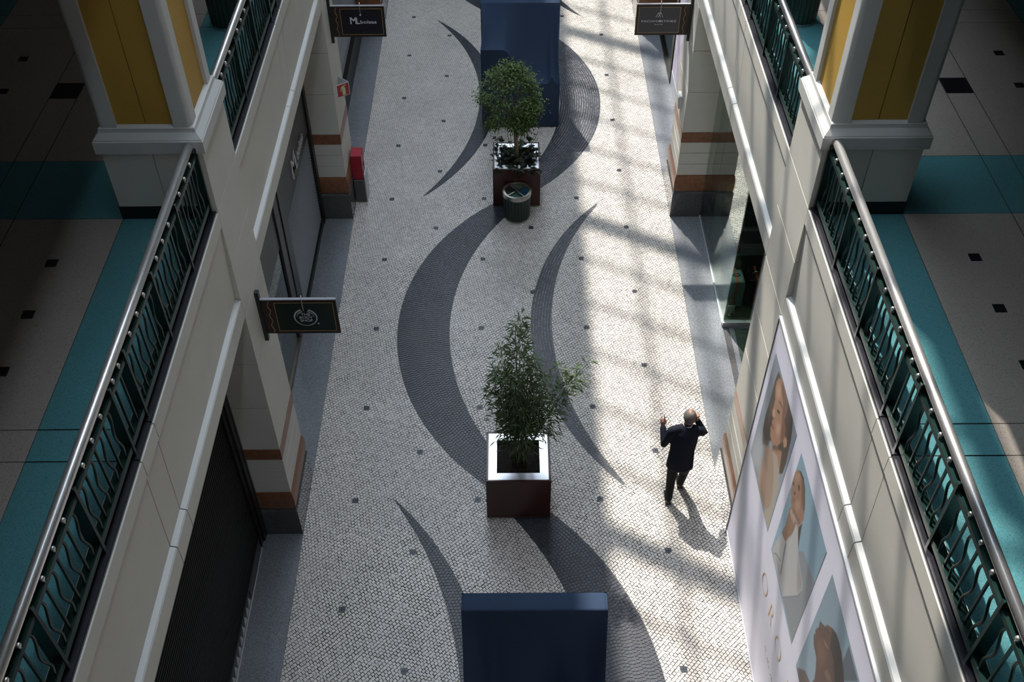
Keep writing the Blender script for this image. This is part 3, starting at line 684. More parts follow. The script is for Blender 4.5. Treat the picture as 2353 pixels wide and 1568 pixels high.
def ringseg(mb, r, w0, w1, a0, a1, cx, cz, y, n=30):
    vs_ = []; fs = []
    for i in range(n+1):
        a = math.radians(a0+(a1-a0)*i/n); w = (w0+(w1-w0)*i/n)/2
        vs_ += [(cx+(r-w)*math.cos(a), y-.002, cz-.006+(r-w)*math.sin(a)), (cx+(r+w)*math.cos(a), y-.002, cz-.006+(r+w)*math.sin(a))]
    for i in range(n): fs.append((2*i, 2*i+1, 2*i+3, 2*i+2))
    mb.add(vs_, fs)
mb = MB()
ringseg(mb, .128, .020, .009, 70, -90, cx, cz, y); ringseg(mb, .128, .020, .009, 110, 270, cx, cz, y); ringseg(mb, .100, .016, .004, 72, 8, cx, cz, y); ringseg(mb, .100, .016, .004, 108, 172, cx, cz, y)
obj('round_logo', mb, M_silver, t)
obj('registered_dot', MB().prism([(cx+.135+.011*math.cos(a), cz-.105+.011*math.sin(a)) for a in [2*math.pi*i/14 for i in range(14)]], lambda u, v, w: (u, y-.002*w, v)), M_silver, t)
t, cx, cz, y = hang_sign(-1, 15.43, M_signnavy, 'navy black hanging sign with white lettering on the far left pillar')
put('lettering', text_mesh('M', .118, M_silver, onface(cx-.135, cz+.022, y), .002, .95, .02), t); put('lettering', text_mesh('L', .105, M_silver, onface(cx-.060, cz+.014, y), .002, .85, .02), t); put('lettering', text_mesh('bolsas', .058, M_silver, onface(cx+.105, cz-.003, y), .002, 1.35, .015), t)
obj('hook_ring', MB().ball((X(-1,-.515), y-.01, cz+.125), .014, 10, 6), M_steel, t.parent)
t, cx, cz, y = hang_sign(1, 15.43, M_signgrey, 'charcoal hanging sign with thin pale lettering on the far right pillar')
put('lettering', text_mesh('PACOMARTINEZ', .034, M_silver, onface(cx+.0, cz-.02, y), .002, 1.55), t); put('lettering', text_mesh('SINCE 1989', .014, M_silver, onface(cx, cz-.078, y), .002, 1.3), t)
mb = MB()
for a, b in (((-.055,0),(-.022,.075)), ((-.022,.075),(.022,.075)), ((.055,0),(.022,.075)), ((-.022,0),(.018,.075)), ((.022,0),(-.018,.075))):
    mb.tube([(cx+a[0], y-.003, cz+.05+a[1]), (cx+b[0], y-.003, cz+.05+b[1])], .0045, 5)
obj('monogram', mb, M_silver, t)
obj('hook_ring', MB().ball((X(1,-.515), y-.01, cz-.012), .016, 10, 6), M_steel, t.parent)

# ================================================================== FIRE POINT
t = thing('fire_cabinet', (-2.72, 15.5, 0), 'red fire cabinet on grey pedestal at the far left pillar', 'fire cabinet')
obj('pedestal', MB().box(-2.835, -2.640, 15.40, 15.72, 0, .50, ch=.006), M_grey, t); obj('pedestal_side', MB().box(-2.640, -2.622, 15.40, 15.72, .02, .62), M_alu, t)
cab = obj('cabinet', MB().box(-2.845, -2.652, 15.42, 15.70, .505, 1.02, ch=.008), M_red, t); obj('latch', MB().box(-2.652, -2.640, 15.53, 15.57, .74, .80), M_dframe, cab)
t = thing('extinguisher_sign', (X(-1,0), 15.35, 2.35), 'red fire extinguisher pictogram sign folded out from the left pillar', 'sign')
# two boards set as a wedge
pa_, pb_, pc_ = Vector((X(-1,.0)+.005, 15.20, 0)), Vector((X(-1,0)+.20, 15.33, 0)), Vector((X(-1,0)+.005, 15.50, 0))
def board(p, q, off, z0, z1, m, nm, i0=0.0, i1=1.0):
    dv = (q-p); nrm = Vector((dv.y, -dv.x, 0)).normalized(); a = p+dv*i0+nrm*off; b = p+dv*i1+nrm*off
    th_ = nrm*.004
    mb = MB().add([(a.x,a.y,z0),(b.x,b.y,z0),(b.x,b.y,z1),(a.x,a.y,z1),(a.x-th_.x,a.y-th_.y,z0),(b.x-th_.x,b.y-th_.y,z0),(b.x-th_.x,b.y-th_.y,z1),(a.x-th_.x,a.y-th_.y,z1)], [(0,1,2,3),(7,6,5,4),(0,4,5,1),(1,5,6,2),(2,6,7,3),(3,7,4,0)])
    return obj(nm, mb, m, t)
board(pa_, pb_, 0, 2.36, 2.60, M_silver, 'board'); board(pb_, pc_, 0, 2.36, 2.60, M_silver, 'board'); board(pa_, pb_, .002, 2.372, 2.588, M_redsign, 'red_field', .05, .95)
dv = (pb_-pa_); nrm = Vector((dv.y, -dv.x, 0)).normalized()
pic = [(.42,.06),(.68,.06),(.68,.60),(.64,.70),(.60,.74),(.60,.80),(.76,.88),(.74,.92),(.52,.86),(.36,.80),(.30,.62),(.30,.40),(.36,.40),(.36,.60),(.42,.72)]
obj('pictogram', MB().prism(pic, lambda u, v, w: tuple(pa_+dv*u+nrm*(.0025+.001*w)+Vector((0,0,2.372+.216*v)))), M_glow, t)
# ================================================================== KIOSKS UNDER NAVY CLOTH
def kiosk(y0, kind, label):
    xa, xb = -.53, 1.0; yt, yk, zt, zf = y0+.755, y0+.985, 2.30, 1.0
    t = thing('covered_kiosk', ((xa+xb)/2, y0+.5, 0), label, 'kiosk', 'market stalls wrapped in navy stretch cloth')
    nx, nv = 56, 44; vs_ = []; fs = []
    def hgt(u, v):
        e = min(u, 1-u); side = math.exp(-(e/.075)**2)            # cloth stays high along its side edges
        p = (1.75 if kind == 0 else 2.3) - (.75 if kind == 0 else 1.15)*side
        z0_ = zf
        if kind == 0: q_ = min(1, max(0, (u-.27)/.36)); z0_ = zf + .74*(1-q_*q_*(3-2*q_)) + .15*math.exp(-((u-.90)/.028)**2)   # a tall machine stands front left under the cloth
        z = z0_ + (zt-z0_)*(v**p)
        if kind == 0: z += .0
        else:                                                     # near kiosk: deep valley with folds
            z -= .34*math.exp(-((u-.63)/.10)**2)*math.sin(math.pi*min(1, v*1.05))**2*(1-v*.2)
            z += .020*math.sin(u*60+4*v)*(1-v)**.6*min(1, (1-v)*6)*(1 if abs(u-.5) > .18 else .3)
        return z
    for j in range(nv+1):
        for i in range(nx+1):
            u, v = i/nx, j/nv; pinch = .035*math.sin(math.pi*v)*(1 if kind == 0 else .3)
            vs_.append((xa+pinch+(xb-xa-2*pinch)*u, y0+.755*v, hgt(u, v)))
    for j in range(nv):
        for i in range(nx): a = j*(nx+1)+i; fs.append((a, a+1, a+nx+2, a+nx+1))
    obj('sagging_cloth', MB().add(vs_, fs), M_navy, t, smooth=True)
    # skirt: front and both sides down to the ground, following the edge of the sagging sheet
    mb = MB()
    fr = [(xa+(xb-xa)*i/nx, y0, hgt(i/nx, 0)) for i in range(nx+1)]
    mb.add(fr + [(p[0], y0-.004*math.sin(i*.9), .03) for i, p in enumerate(fr)], [(i, nx+1+i, nx+2+i, i+1) for i in range(nx)])
    for sx in (0, nx):
        ed = [vs_[j*(nx+1)+sx] for j in range(nv+1)] + [(vs_[nv*(nx+1)+sx][0], yk-.02, zt)]; m_ = len(ed)
        mb.add(ed + [(xa if sx == 0 else xb, p[1], .03) for p in ed], [(i, i+1, m_+i+1, m_+i) for i in range(m_-1)])
    mb.add([(xa, yk, .03), (xb, yk, .03), (xb, yk, zt-.02), (xa, yk, zt-.02)], [(1,0,3,2)])
    obj('skirt', mb, M_navy, t, smooth=False)
    r = .035                                                       # rounded top beam under the cloth
    pr = []
    for cx, cz, a0 in ((yt+r, zt-r, 180), (yk-r, zt-r, 90)):
        for i in range(7): a = math.radians(a0-90*i/6); pr.append((cx+r*math.cos(a), cz+r*math.sin(a)))
    pr += [(yk, zt-.12), (yt, zt-.12)]; n = len(pr); ring = []
    for xx, sc in ((xa, .80), (xa+.012, .93), (xa+.04, 1), (xb-.04, 1), (xb-.012, .93), (xb, .80)):
        cy, cz = (yt+yk)/2, zt-.06; ring += [(xx, cy+(a-cy)*(.5+.5*sc), cz+(b-cz)*sc) for a, b in pr]
    f2 = [(k*n+i, k*n+(i+1)%n, k*n+n+(i+1)%n, k*n+n+i) for k in range(5) for i in range(n)] + [tuple(range(n)), tuple(range(6*n-1, 5*n-1, -1))]
    obj('top_beam', MB().add(ring, f2), M_navy, t, smooth=True)
    obj('floor_rail', MB().box(xa+.01, xb-.01, y0+.01, yk-.01, 0, .03), M_dframe, t)
kiosk(17.81, 0, 'far kiosk wrapped in navy cloth behind the leafy tree')
kiosk(4.815, 1, 'near kiosk wrapped in navy cloth at the bottom edge')

# ================================================================== PLANTERS
def planter(x0, x1, y0, y1, label):
    h = .86; t = thing('planter_box', ((x0+x1)/2, (y0+y1)/2, 0), label, 'planter', 'square red-brown planters on the mosaic')
    w = .03
    for a in ((x0, x1, y0, y0+w), (x0, x1, y1-w, y1)): obj('side_panel', MB().box(*a, .035, h, ch=.006), M_plant, t)
    for a in ((x0, x0+w, y0+w, y1-w), (x1-w, x1, y0+w, y1-w)): obj('side_panel', MB().box(*a, .035, h, ch=.004), M_plant, t)
    obj('plinth', MB().box(x0+.02, x1-.02, y0+.02, y1-.02, 0, .04), M_steel2, t)
    o, i_ = w, .145
    for k in range(4):
        A = [(x0+o, y0+o), (x1-o, y0+o), (x1-o, y1-o), (x0+o, y1-o)]; B_ = [(x0+i_, y0+i_), (x1-i_, y0+i_), (x1-i_, y1-i_), (x0+i_, y1-i_)]
        a, b, c, d = A[k], A[(k+1)%4], B_[(k+1)%4], B_[k]
        obj('steel_rim', MB().add([(*a, h-.008), (*b, h-.008), (*c, h-.012), (*d, h-.012), (*c, h-.16), (*d, h-.16)], [(0,1,2,3), (3,2,4,5)]), M_rim, t)
    mb = MB(); n = 14; vs_ = []
    for j in range(n+1):
        for i in range(n+1): vs_.append((x0+i_+(x1-x0-2*i_)*i/n, y0+i_+(y1-y0-2*i_)*j/n, h-.10+random.uniform(-.008, .008)))
    obj('soil', MB().add(vs_, [(j*(n+1)+i, j*(n+1)+i+1, (j+1)*(n+1)+i+1, (j+1)*(n+1)+i) for j in range(n) for i in range(n)]), M_soil, t)
planter(-.335, .530, 8.32, 9.175, 'planter box with bare soil holding the bamboo')
planter(-.293, .560, 15.22, 16.06, 'planter box with ivy holding the leafy tree, behind the bin')

def leaf(mb, p, d, L_, W_, up=None, fold=.25):
    d = d.normalized(); up = up or Vector((random.uniform(-.6,.6), random.uniform(-.6,.6), 1)); sd = d.cross(up)
    if sd.length < 1e-3: sd = Vector((1,0,0))
    sd.normalize(); nm = sd.cross(d)
    a = p + d*L_*.45 + sd*W_*.5 + nm*W_*fold; b = p + d*L_*.45 - sd*W_*.5 + nm*W_*fold; m_ = p + d*L_*.5; e = p + d*L_ - Vector((0,0,L_*.12))
    mb.add([p, a, e, b, m_], [(0,4,1), (4,2,1), (0,3,4), (3,2,4)])
# ---- bamboo
random.seed(11)
t = thing('bamboo', (.1, 8.72, .76), 'feathery green bamboo growing in the near planter', 'bamboo')
lv = MB(); tips = [(.12,8.74,3.52,1.0),(.06,8.80,3.30,.9),(-.12,8.80,2.95,.9),(-.20,8.72,2.62,.8),(.30,8.66,2.85,.9),(.44,8.62,2.62,.9),(.62,8.62,2.78,.9),(.95,8.66,2.80,.9),(.82,8.60,2.62,.8),(.72,8.64,2.45,.7),(-.02,8.58,2.75,.9),(.18,8.95,2.95,.8),(-.25,8.74,2.25,.7),(.38,8.80,2.25,.9),(.05,8.62,2.25,.9),(.22,8.70,2.45,1),(-.08,8.85,2.4,.8),(.32,8.55,2.0,.8),(-.10,8.65,1.95,.8),(.15,8.50,1.85,.7),(.45,8.70,1.75,.5)]
for x1, y1, z1, dens in tips:
    b0 = Vector((.10+random.uniform(-.09,.09), 8.73+random.uniform(-.07,.07), .74)); e = Vector((x1, y1, z1)); mid = b0.lerp(e, .5); mid.x = b0.x + (e.x-b0.x)*.35; mid.y = b0.y+(e.y-b0.y)*.35
    path = [(b0*(1-q)**2 + mid*2*q*(1-q) + e*q*q) for q in [i/16 for i in range(17)]]
    obj('culm', MB().tube(path, [.007-.0050*i/16 for i in range(17)], 6), M_culm, t, smooth=True)
    nn = int((200 if e.x > .55 else 250)*dens*(z1-.6)/2.2)
    for i in range(nn):
        q = random.uniform(.30, 1.0)**.85; p = b0*(1-q)**2 + mid*2*q*(1-q) + e*q*q
        a = random.uniform(0, 6.283); rad = (.05+.17*math.sin(math.pi*min(1, q*1.02)))*random.uniform(.2, 1)
        off = Vector((math.cos(a), math.sin(a)*.9, random.uniform(-.25,.35)))*rad
        d = Vector((math.cos(a)+random.uniform(-.5,.5), math.sin(a)+random.uniform(-.5,.5), random.uniform(-.7,.6)))
        leaf(lv, p+off, d, random.uniform(.08,.14), random.uniform(.014,.022))
obj('foliage', lv, M_leafb, t, kind='stuff')
# ---- ficus
random.seed(5)
t = thing('ficus_tree', (.13, 15.62, .76), 'round-crowned leafy tree growing in the far planter', 'tree')
obj('trunk', MB().tube([(.145,15.60,.74),(.135,15.60,1.0),(.125,15.61,1.25),(.12,15.62,1.45)], [.045,.038,.036,.040], 12), M_bark, t, smooth=True)
lv = MB(); cen = Vector((.02, 15.64, 2.02))
for i in range(9):
    a = i*2.4; el = random.uniform(.15, 1.0); e = cen + Vector((.42*math.cos(a)*math.cos(el), .40*math.sin(a)*math.cos(el), .55*math.sin(el)-.05)); b0 = Vector((.12,15.62,1.40)); mid = b0.lerp(e, .45)+Vector((0,0,.08))
    obj('branch', MB().tube([b0*(1-q)**2+mid*2*q*(1-q)+e*q*q for q in [k/8 for k in range(9)]], [.014-.011*k/8 for k in range(9)], 6), M_bark, t, smooth=True)
lumps = []
for i in range(70):
    a = random.uniform(0, 6.283); el = random.uniform(-.75, 1.5); lumps.append(cen + Vector((.47*math.cos(a)*math.cos(el), .44*math.sin(a)*math.cos(el), .55*math.sin(el))) + Vector((0,0,.02)))
for i in range(14): lumps.append(Vector((.13+random.uniform(-.2,.2), 15.62+random.uniform(-.2,.1), random.uniform(1.42,1.7))))
for c in lumps:
    for k in range(105):
        o = Vector((random.gauss(0,1), random.gauss(0,1), random.gauss(0,.8)))*.075; out_ = (c-cen)
        d = out_.normalized()*.5 + Vector((random.uniform(-1,1), random.uniform(-1,1), random.uniform(-.9,.4)))
        leaf(lv, c+o, d, random.uniform(.038,.062), random.uniform(.020,.030))
obj('foliage', lv, M_leaff, t, kind='stuff')
# ---- ivy
random.seed(9)
t = thing('ivy', (.13, 15.62, .76), 'dark broad-leaved ivy spilling over the far planter rim', 'ivy')
lm = MB(); pts = [(0,-.35),(.30,-.22),(.50,.05),(.24,.16),(.0,.62),(-.24,.16),(-.50,.05),(-.30,-.22)]
lm.add([(u*.105, v*.105, -.02*abs(u)) for u, v in pts] + [(0,0,.006)], [(i, (i+1)%8, 8) for i in range(8)]); lm = lm.mesh('leaf', M_ivy)
for i in range(150):
    a = random.uniform(0, 6.283); r = .44*math.sqrt(random.random())
    x, y = .13+r*math.cos(a)*1.05, 15.62+r*math.sin(a)*.95; z = .80+random.uniform(0,.14)+(.05 if r < .3 else 0)
    if i < 14: x, y, z = .13+random.uniform(-.45,.45), 15.22+random.uniform(-.03,.06), .88-random.uniform(0,.10)
    elif i < 30: x, y, z = .13+random.choice((-1,1))*random.uniform(.2,.42), 15.75+random.uniform(-.1,.35), random.uniform(.95,1.22)
    o = put('leaf', lm, t, (x, y, z)); o.rotation_euler = (random.uniform(-.7,.5), random.uniform(-.6,.6), random.uniform(0,6.28)); k = random.uniform(.8,1.35); o.scale = (k,k,k)
for i in range(9):
    x = .13+random.uniform(-.4,.4); obj('stem', MB().tube([(.13+random.uniform(-.1,.1), 15.65, .76), (x*.6+.05, 15.72, .95), (x, 15.8+random.uniform(-.1,.2), 1.12)], .005, 5), M_culm, t)

# ================================================================== LITTER BINS
def bin_(x, y, z, h, r, label, lid=True):
    t = thing('litter_bin', (x, y, z), label, 'bin', 'ribbed green litter bins')
    n = 96; vs_ = []; fs = []
    for k, (zz, sc) in enumerate(((.03, .86), (.06, .90), (h*.5, .95), (h-.09, .985), (h-.08, .96))):
        for i in range(n):
            a = 2*math.pi*i/n; rr = r*sc*(1 - (.045 if i % 4 in (0, 1) else 0)); vs_.append((x+rr*math.cos(a), y+rr*math.sin(a), z+zz))
    for k in range(4):
        for i in range(n): j = (i+1) % n; fs.append((k*n+i, k*n+j, k*n+n+j, k*n+n+i))
    obj('ribbed_body', MB().add(vs_, fs), mat('bin_green', (.008,.026,.018), .45), t)
    obj('foot_ring', MB().lathe((x, y, z), [(r*.80, 0), (r*.88, 0), (r*.88, .035), (r*.80, .035)], 40), M_steel2, t, smooth=False)
    obj('rim', MB().lathe((x, y, z), [(r*.99, h-.085), (r*1.01, h-.08), (r*1.01, h-.008), (r*.99, h), (r*.84, h), (r*.82, h-.01), (r*.82, h-.05)], 48, cap=False), M_steel2, t, smooth=False)
    if lid:
        cols = [(.012,.05,.034), (.004,.035,.075), (.035,.050,.036), (.008,.008,.008)]
        for q in range(4):
            a0 = math.radians(38) + q*math.pi/2 + math.pi; pts = [(0,0)] + [(r*.83*math.cos(a0+math.pi/2*i/12), r*.83*math.sin(a0+math.pi/2*i/12)) for i in range(13)]
            obj('lid_quarter', MB().prism(pts, lambda u, v, w: (x+u, y+v, z+h-.05+.006*w)), mat('lid_colour', cols[q], .35), t)
        for a in (math.radians(38), math.radians(128)):
            c, s_ = math.cos(a), math.sin(a); L_ = r*.84
            obj('divider', MB().prism([(L_*c-.011*s_, L_*s_+.011*c), (-L_*c-.011*s_, -L_*s_+.011*c), (-L_*c+.011*s_, -L_*s_-.011*c), (L_*c+.011*s_, L_*s_-.011*c)], lambda u, v, w: (x+u, y+v, z+h-.045+.03*w)), M_steel2, t)
    else: obj('lid', MB().lathe((x, y, z), [(r*.83, h-.03), (r*.5, h-.01), (.02, h)], 40), M_char, t)
bin_(.136, 14.955, 0, .60, .255, 'round litter bin with four-colour lid in front of the far planter')
bin_(-3.50, 12.00, Z2, .85, .235, 'dark litter bin on the left gallery behind the railing', False)
bin_(3.645, 12.02, Z2, .85, .235, 'dark litter bin on the right gallery behind the railing', False)

# ================================================================== BANNER
t = thing('shop_banner', (2.935, 5.2, 0), 'tall lavender banner with three portrait photos and gold capital letters', 'banner')
BX = 2.938; by0, by1, bz1 = 1.9, 8.105, 4.085
n, m_ = 60, 24; vs_ = []; fs = []
for j in range(m_+1):
    for i in range(n+1):
        y_ = by0+(by1-by0)*i/n; z_ = .04+(bz1-.04)*j/m_; wob = .0012*math.sin(y_*5)*math.sin(z_*2)
        vs_.append((BX+wob, y_, z_))
for j in range(m_):
    for i in range(n): a = j*(n+1)+i; fs.append((a, a+n+1, a+n+2, a+1))
fab = obj('fabric', MB().add(vs_, fs), M_ban, t, smooth=True)
obj('top_bar', MB().box(2.925, 2.965, by0, by1, bz1-.01, bz1+.018), M_alu, t); obj('side_bar', MB().box(2.93, 2.97, by1, by1+.012, .02, bz1), M_signgrey, t); obj('bottom_bar', MB().box(2.93, 2.97, by0, by1, .0, .045), M_alu, t)
obj('backing', MB().box(2.945, 3.0, by0, by1, .02, bz1-.02), M_inter, t)
PC = dict(bg0=(.27,.32,.38), bg1=(.25,.38,.48), bg2=(.27,.37,.45), hair1=(.060,.038,.026), skin1=(.36,.20,.125), skin1b=(.36,.245,.18), top1=(.40,.35,.29), grey1=(.15,.16,.18), ear1=(.40,.24,.16), dark1=(.035,.022,.016), lip1=(.24,.09,.065),
  floor2=(.24,.26,.29), skin2=(.28,.155,.10), hair2=(.035,.026,.022), ear2=(.30,.15,.09), skin2b=(.24,.135,.085), knit2=(.45,.45,.46), line2=(.13,.125,.12), hand2=(.42,.30,.24), dark3=(.10,.12,.15), skin3=(.105,.060,.045), hair3=(.040,.030,.028), skin3b=(.13,.095,.09), shine3=(.26,.17,.11), ear3=(.17,.10,.07))
PC.update(bgl0=(.40,.43,.46), shade1=(.17,.088,.055), glow1=(.50,.32,.225), hairl1=(.13,.082,.055), shade2=(.13,.07,.045), glow2=(.40,.24,.165), knits2=(.30,.30,.31), glow3=(.165,.095,.068))
SHAPES=[
(0,'hair1',[(7.722,3.622),(7.755,3.468),(7.76,3.32),(7.754,3.036),(7.778,2.816),(7.744,2.614),(7.664,2.489),(7.535,2.648),(7.411,2.802),(7.174,2.945),(7.049,3.039),(6.954,2.793),(6.844,2.938),(6.834,3.143),(6.861,3.276),(6.885,3.473),(6.964,3.656),(6.991,3.683),(7.182,3.676),(7.438,3.659),(7.597,3.641)]),
(0,'skin1',[(7.653,3.589),(7.549,3.664),(7.413,3.668),(7.266,3.658),(7.202,3.593),(7.201,3.414),(7.096,3.377),(7.07,3.244),(7.193,2.964),(7.34,2.824),(7.467,2.82),(7.504,2.882),(7.534,2.889),(7.493,2.982),(7.536,2.994),(7.513,3.064),(7.594,3.054),(7.608,3.1),(7.6,3.193),(7.621,3.292),(7.686,3.382),(7.7,3.487)]),
(0,'skin1',[(7.321,2.804),(7.198,2.969),(7.026,3.089),(6.938,2.836),(7.118,2.887),(7.293,2.774)]),
(0,'skin1b',[(7.535,2.648),(7.407,2.718),(7.293,2.774),(7.173,2.729),(7.065,2.602),(6.948,2.418),(6.923,2.218),(6.987,2.081),(7.075,2.005),(7.156,1.963),(7.492,1.964),(7.475,2.034),(7.53,2.222),(7.518,2.422),(7.56,2.55)]),
(0,'top1',[(7.293,2.774),(7.127,2.896),(6.947,2.846),(6.845,2.718),(6.826,2.585),(6.823,2.313),(6.787,1.956),(7.06,1.948),(6.982,2.076),(6.912,2.246),(6.957,2.474),(7.077,2.653)]),
(0,'grey1',[(7.683,1.965),(7.544,2.193),(7.491,2.155),(7.495,1.984),(7.629,1.963)]),
(0,'ear1',[(7.077,3.215),(7.052,3.318),(6.977,3.339),(6.948,3.281),(7.011,3.182)]),
(0,'dark1',[(7.482,3.247),(7.441,3.311),(7.359,3.345),(7.406,3.274)]),
(0,'dark1',[(7.658,3.23),(7.638,3.294),(7.605,3.29),(7.62,3.236)]),
(0,'dark1',[(7.523,3.38),(7.433,3.436),(7.338,3.455),(7.347,3.435),(7.441,3.407)]),
(0,'lip1',[(7.522,2.948),(7.489,3.008),(7.409,3.019),(7.455,2.942)]),
(0,'dark1',[(7.546,3.067),(7.516,3.114),(7.476,3.119),(7.511,3.062)]),
(1,'floor2',[(5.916,2.859),(5.81,3.022),(5.385,3.133),(5.364,1.974),(5.889,1.976),(5.6,2.5),(5.542,2.727),(5.733,2.809)]),
(1,'skin2',[(6.518,3.43),(6.44,3.511),(6.342,3.55),(6.244,3.53),(6.161,3.458),(6.106,3.369),(6.051,3.301),(6.046,3.201),(6.054,3.114),(6.15,3.051),(6.27,3.009),(6.383,2.957),(6.446,3.0),(6.455,3.052),(6.499,3.056),(6.518,3.095),(6.507,3.152),(6.543,3.189),(6.541,3.255),(6.562,3.31)]),
(1,'hair2',[(6.518,3.43),(6.429,3.531),(6.322,3.567),(6.213,3.53),(6.111,3.424),(6.046,3.308),(6.101,3.334),(6.208,3.456),(6.345,3.515),(6.437,3.495)]),
(1,'ear2',[(6.106,3.2),(6.093,3.293),(6.037,3.299),(6.028,3.227),(6.067,3.16)]),
(1,'hair2',[(6.066,3.082),(6.021,3.205),(6.002,3.106),(5.964,2.977),(5.914,2.843),(6.01,2.907),(6.079,2.992)]),
(1,'skin2',[(6.278,2.842),(6.103,3.12),(6.057,3.025),(6.126,2.829),(6.198,2.649)]),
(1,'skin2b',[(6.417,2.888),(6.387,2.995),(6.256,3.028),(6.176,3.012),(6.203,2.907),(6.145,2.881),(6.218,2.683),(6.233,2.488),(6.415,2.459),(6.384,2.644),(6.401,2.732),(6.395,2.831)]),
(1,'knit2',[(6.526,1.973),(6.407,2.447),(6.258,2.509),(6.164,2.796),(6.145,3.025),(6.065,3.013),(5.916,2.859),(5.746,2.788),(5.602,2.776),(5.558,2.676),(5.607,2.507),(5.905,1.977),(6.13,1.964),(6.433,1.96)]),
(1,'line2',[(5.908,1.98),(5.609,2.51),(5.56,2.678),(5.544,2.689),(5.595,2.509),(5.892,1.979)]),
(1,'line2',[(6.258,2.509),(6.224,2.535),(6.164,2.275),(6.11,2.102),(6.136,2.074),(6.2,2.296)]),
(1,'line2',[(6.461,1.981),(6.388,2.094),(6.223,2.195),(6.228,2.169),(6.392,2.065),(6.443,1.986)]),
(1,'dark1',[(6.391,3.331),(6.368,3.392),(6.315,3.382),(6.33,3.32)]),
(1,'dark1',[(6.534,3.2),(6.505,3.251),(6.473,3.231),(6.502,3.181)]),
(1,'lip1',[(6.43,3.066),(6.394,3.137),(6.322,3.162),(6.377,3.052)]),
(1,'dark1',[(6.435,3.165),(6.412,3.208),(6.378,3.2),(6.407,3.15)]),
(1,'hand2',[(6.389,2.894),(6.369,2.977),(6.283,2.969),(6.274,2.892)]),
(1,'hand2',[(6.294,2.953),(6.274,3.013),(6.198,3.002),(6.216,2.9)]),
(2,'dark3',[(4.445,3.645),(4.11,3.643),(4.289,3.282),(4.423,3.393)]),
(2,'skin3',[(5.026,3.038),(4.977,3.077),(4.914,3.129),(4.883,3.213),(4.809,3.305),(4.704,3.39),(4.625,3.416),(4.515,3.409),(4.44,3.385),(4.268,3.261),(4.746,2.289),(4.724,2.455),(4.761,2.555),(4.839,2.666),(4.97,2.676),(5.041,2.749),(5.017,2.805),(5.04,2.828),(5.027,2.901),(4.999,2.951),(5.019,2.989)]),
(2,'hair3',[(4.795,3.319),(4.704,3.39),(4.599,3.416),(4.489,3.409),(4.366,3.36),(4.26,3.278),(4.381,3.032),(4.557,3.158),(4.698,3.136),(4.737,3.232)]),
(2,'skin3b',[(5.1,1.958),(4.931,2.219),(4.735,2.31),(4.929,1.914)]),
(2,'shine3',[(4.857,3.001),(4.778,3.059),(4.701,3.094),(4.74,3.044),(4.81,3.0)]),
(2,'dark1',[(4.872,3.156),(4.844,3.23),(4.795,3.235),(4.826,3.166)]),
(2,'ear3',[(4.623,2.802),(4.596,2.907),(4.508,2.953),(4.444,2.96),(4.515,2.836)]),
(2,'dark1',[(5.006,2.939),(4.986,2.979),(4.971,2.976),(4.988,2.934)]),
(0,'bgl0',[(7.932,1.92),(7.465,2.024),(7.521,2.509),(7.79,2.491),(7.896,2.294)],14),
(0,'shade1',[(7.549,3.664),(7.413,3.668),(7.266,3.658),(7.202,3.593),(7.201,3.414),(7.096,3.377),(7.061,3.234),(7.148,3.105),(7.229,3.299),(7.314,3.423),(7.355,3.516),(7.513,3.555)],3),
(0,'glow1',[(7.39,3.137),(7.269,3.251),(7.228,3.165),(7.314,3.028)],5),
(0,'glow1',[(7.587,3.125),(7.543,3.196),(7.474,3.132),(7.53,3.066)],2),
(0,'glow1',[(7.663,3.449),(7.532,3.574),(7.475,3.479),(7.569,3.352)],6),
(0,'hair1',[(7.339,2.822),(7.191,2.962),(7.062,3.213),(7.051,3.079),(7.17,2.94),(7.307,2.789)],3),
(0,'glow1',[(7.49,2.18),(7.422,2.407),(7.222,2.348),(7.164,2.073)],8),
(0,'hairl1',[(7.691,3.13),(7.692,3.233),(7.61,2.928),(7.621,2.72)],4),
(0,'hair1',[(7.674,2.499),(7.421,2.812),(7.46,2.652),(7.62,2.486)],4),
(0,'dark1',[(7.473,3.253),(7.438,3.307),(7.368,3.339),(7.41,3.278)],1),
(0,'ear1',[(7.071,3.222),(7.052,3.318),(6.977,3.339),(6.948,3.281),(7.007,3.193)],1),
(1,'shade2',[(6.361,3.494),(6.244,3.53),(6.093,3.387),(6.137,3.283),(6.275,3.405)],4),
(1,'glow2',[(6.533,3.359),(6.449,3.469),(6.38,3.449),(6.474,3.298)],5),
(1,'glow2',[(6.331,3.138),(6.232,3.297),(6.184,3.216),(6.254,3.092)],5),
(1,'shade2',[(6.383,2.99),(6.256,3.028),(6.137,3.07),(6.063,3.111),(6.128,3.126),(6.251,3.057)],3),
(1,'knits2',[(5.93,2.839),(5.746,2.788),(5.602,2.776),(5.558,2.676),(5.638,2.504),(5.799,2.704)],6),
(1,'knits2',[(6.388,2.029),(6.255,2.133),(6.11,2.102),(6.125,1.999)],5),
(2,'glow3',[(4.952,2.812),(4.789,3.002),(4.667,2.946),(4.764,2.68)],9),
(2,'glow3',[(4.881,3.188),(4.81,3.279),(4.77,3.293),(4.839,3.179)],3),
]
RECT = [(6.785, 7.945), (5.375, 6.545), (3.965, 5.135)]
M_print = mat('photo_print', (.5,.5,.5), .55); _ca = M_print.node_tree.nodes.new('ShaderNodeVertexColor'); _ca.layer_name = 'ink'
M_print.node_tree.links.new(_ca.outputs[0], M_print.node_tree.nodes['Principled BSDF'].inputs['Base Color'])
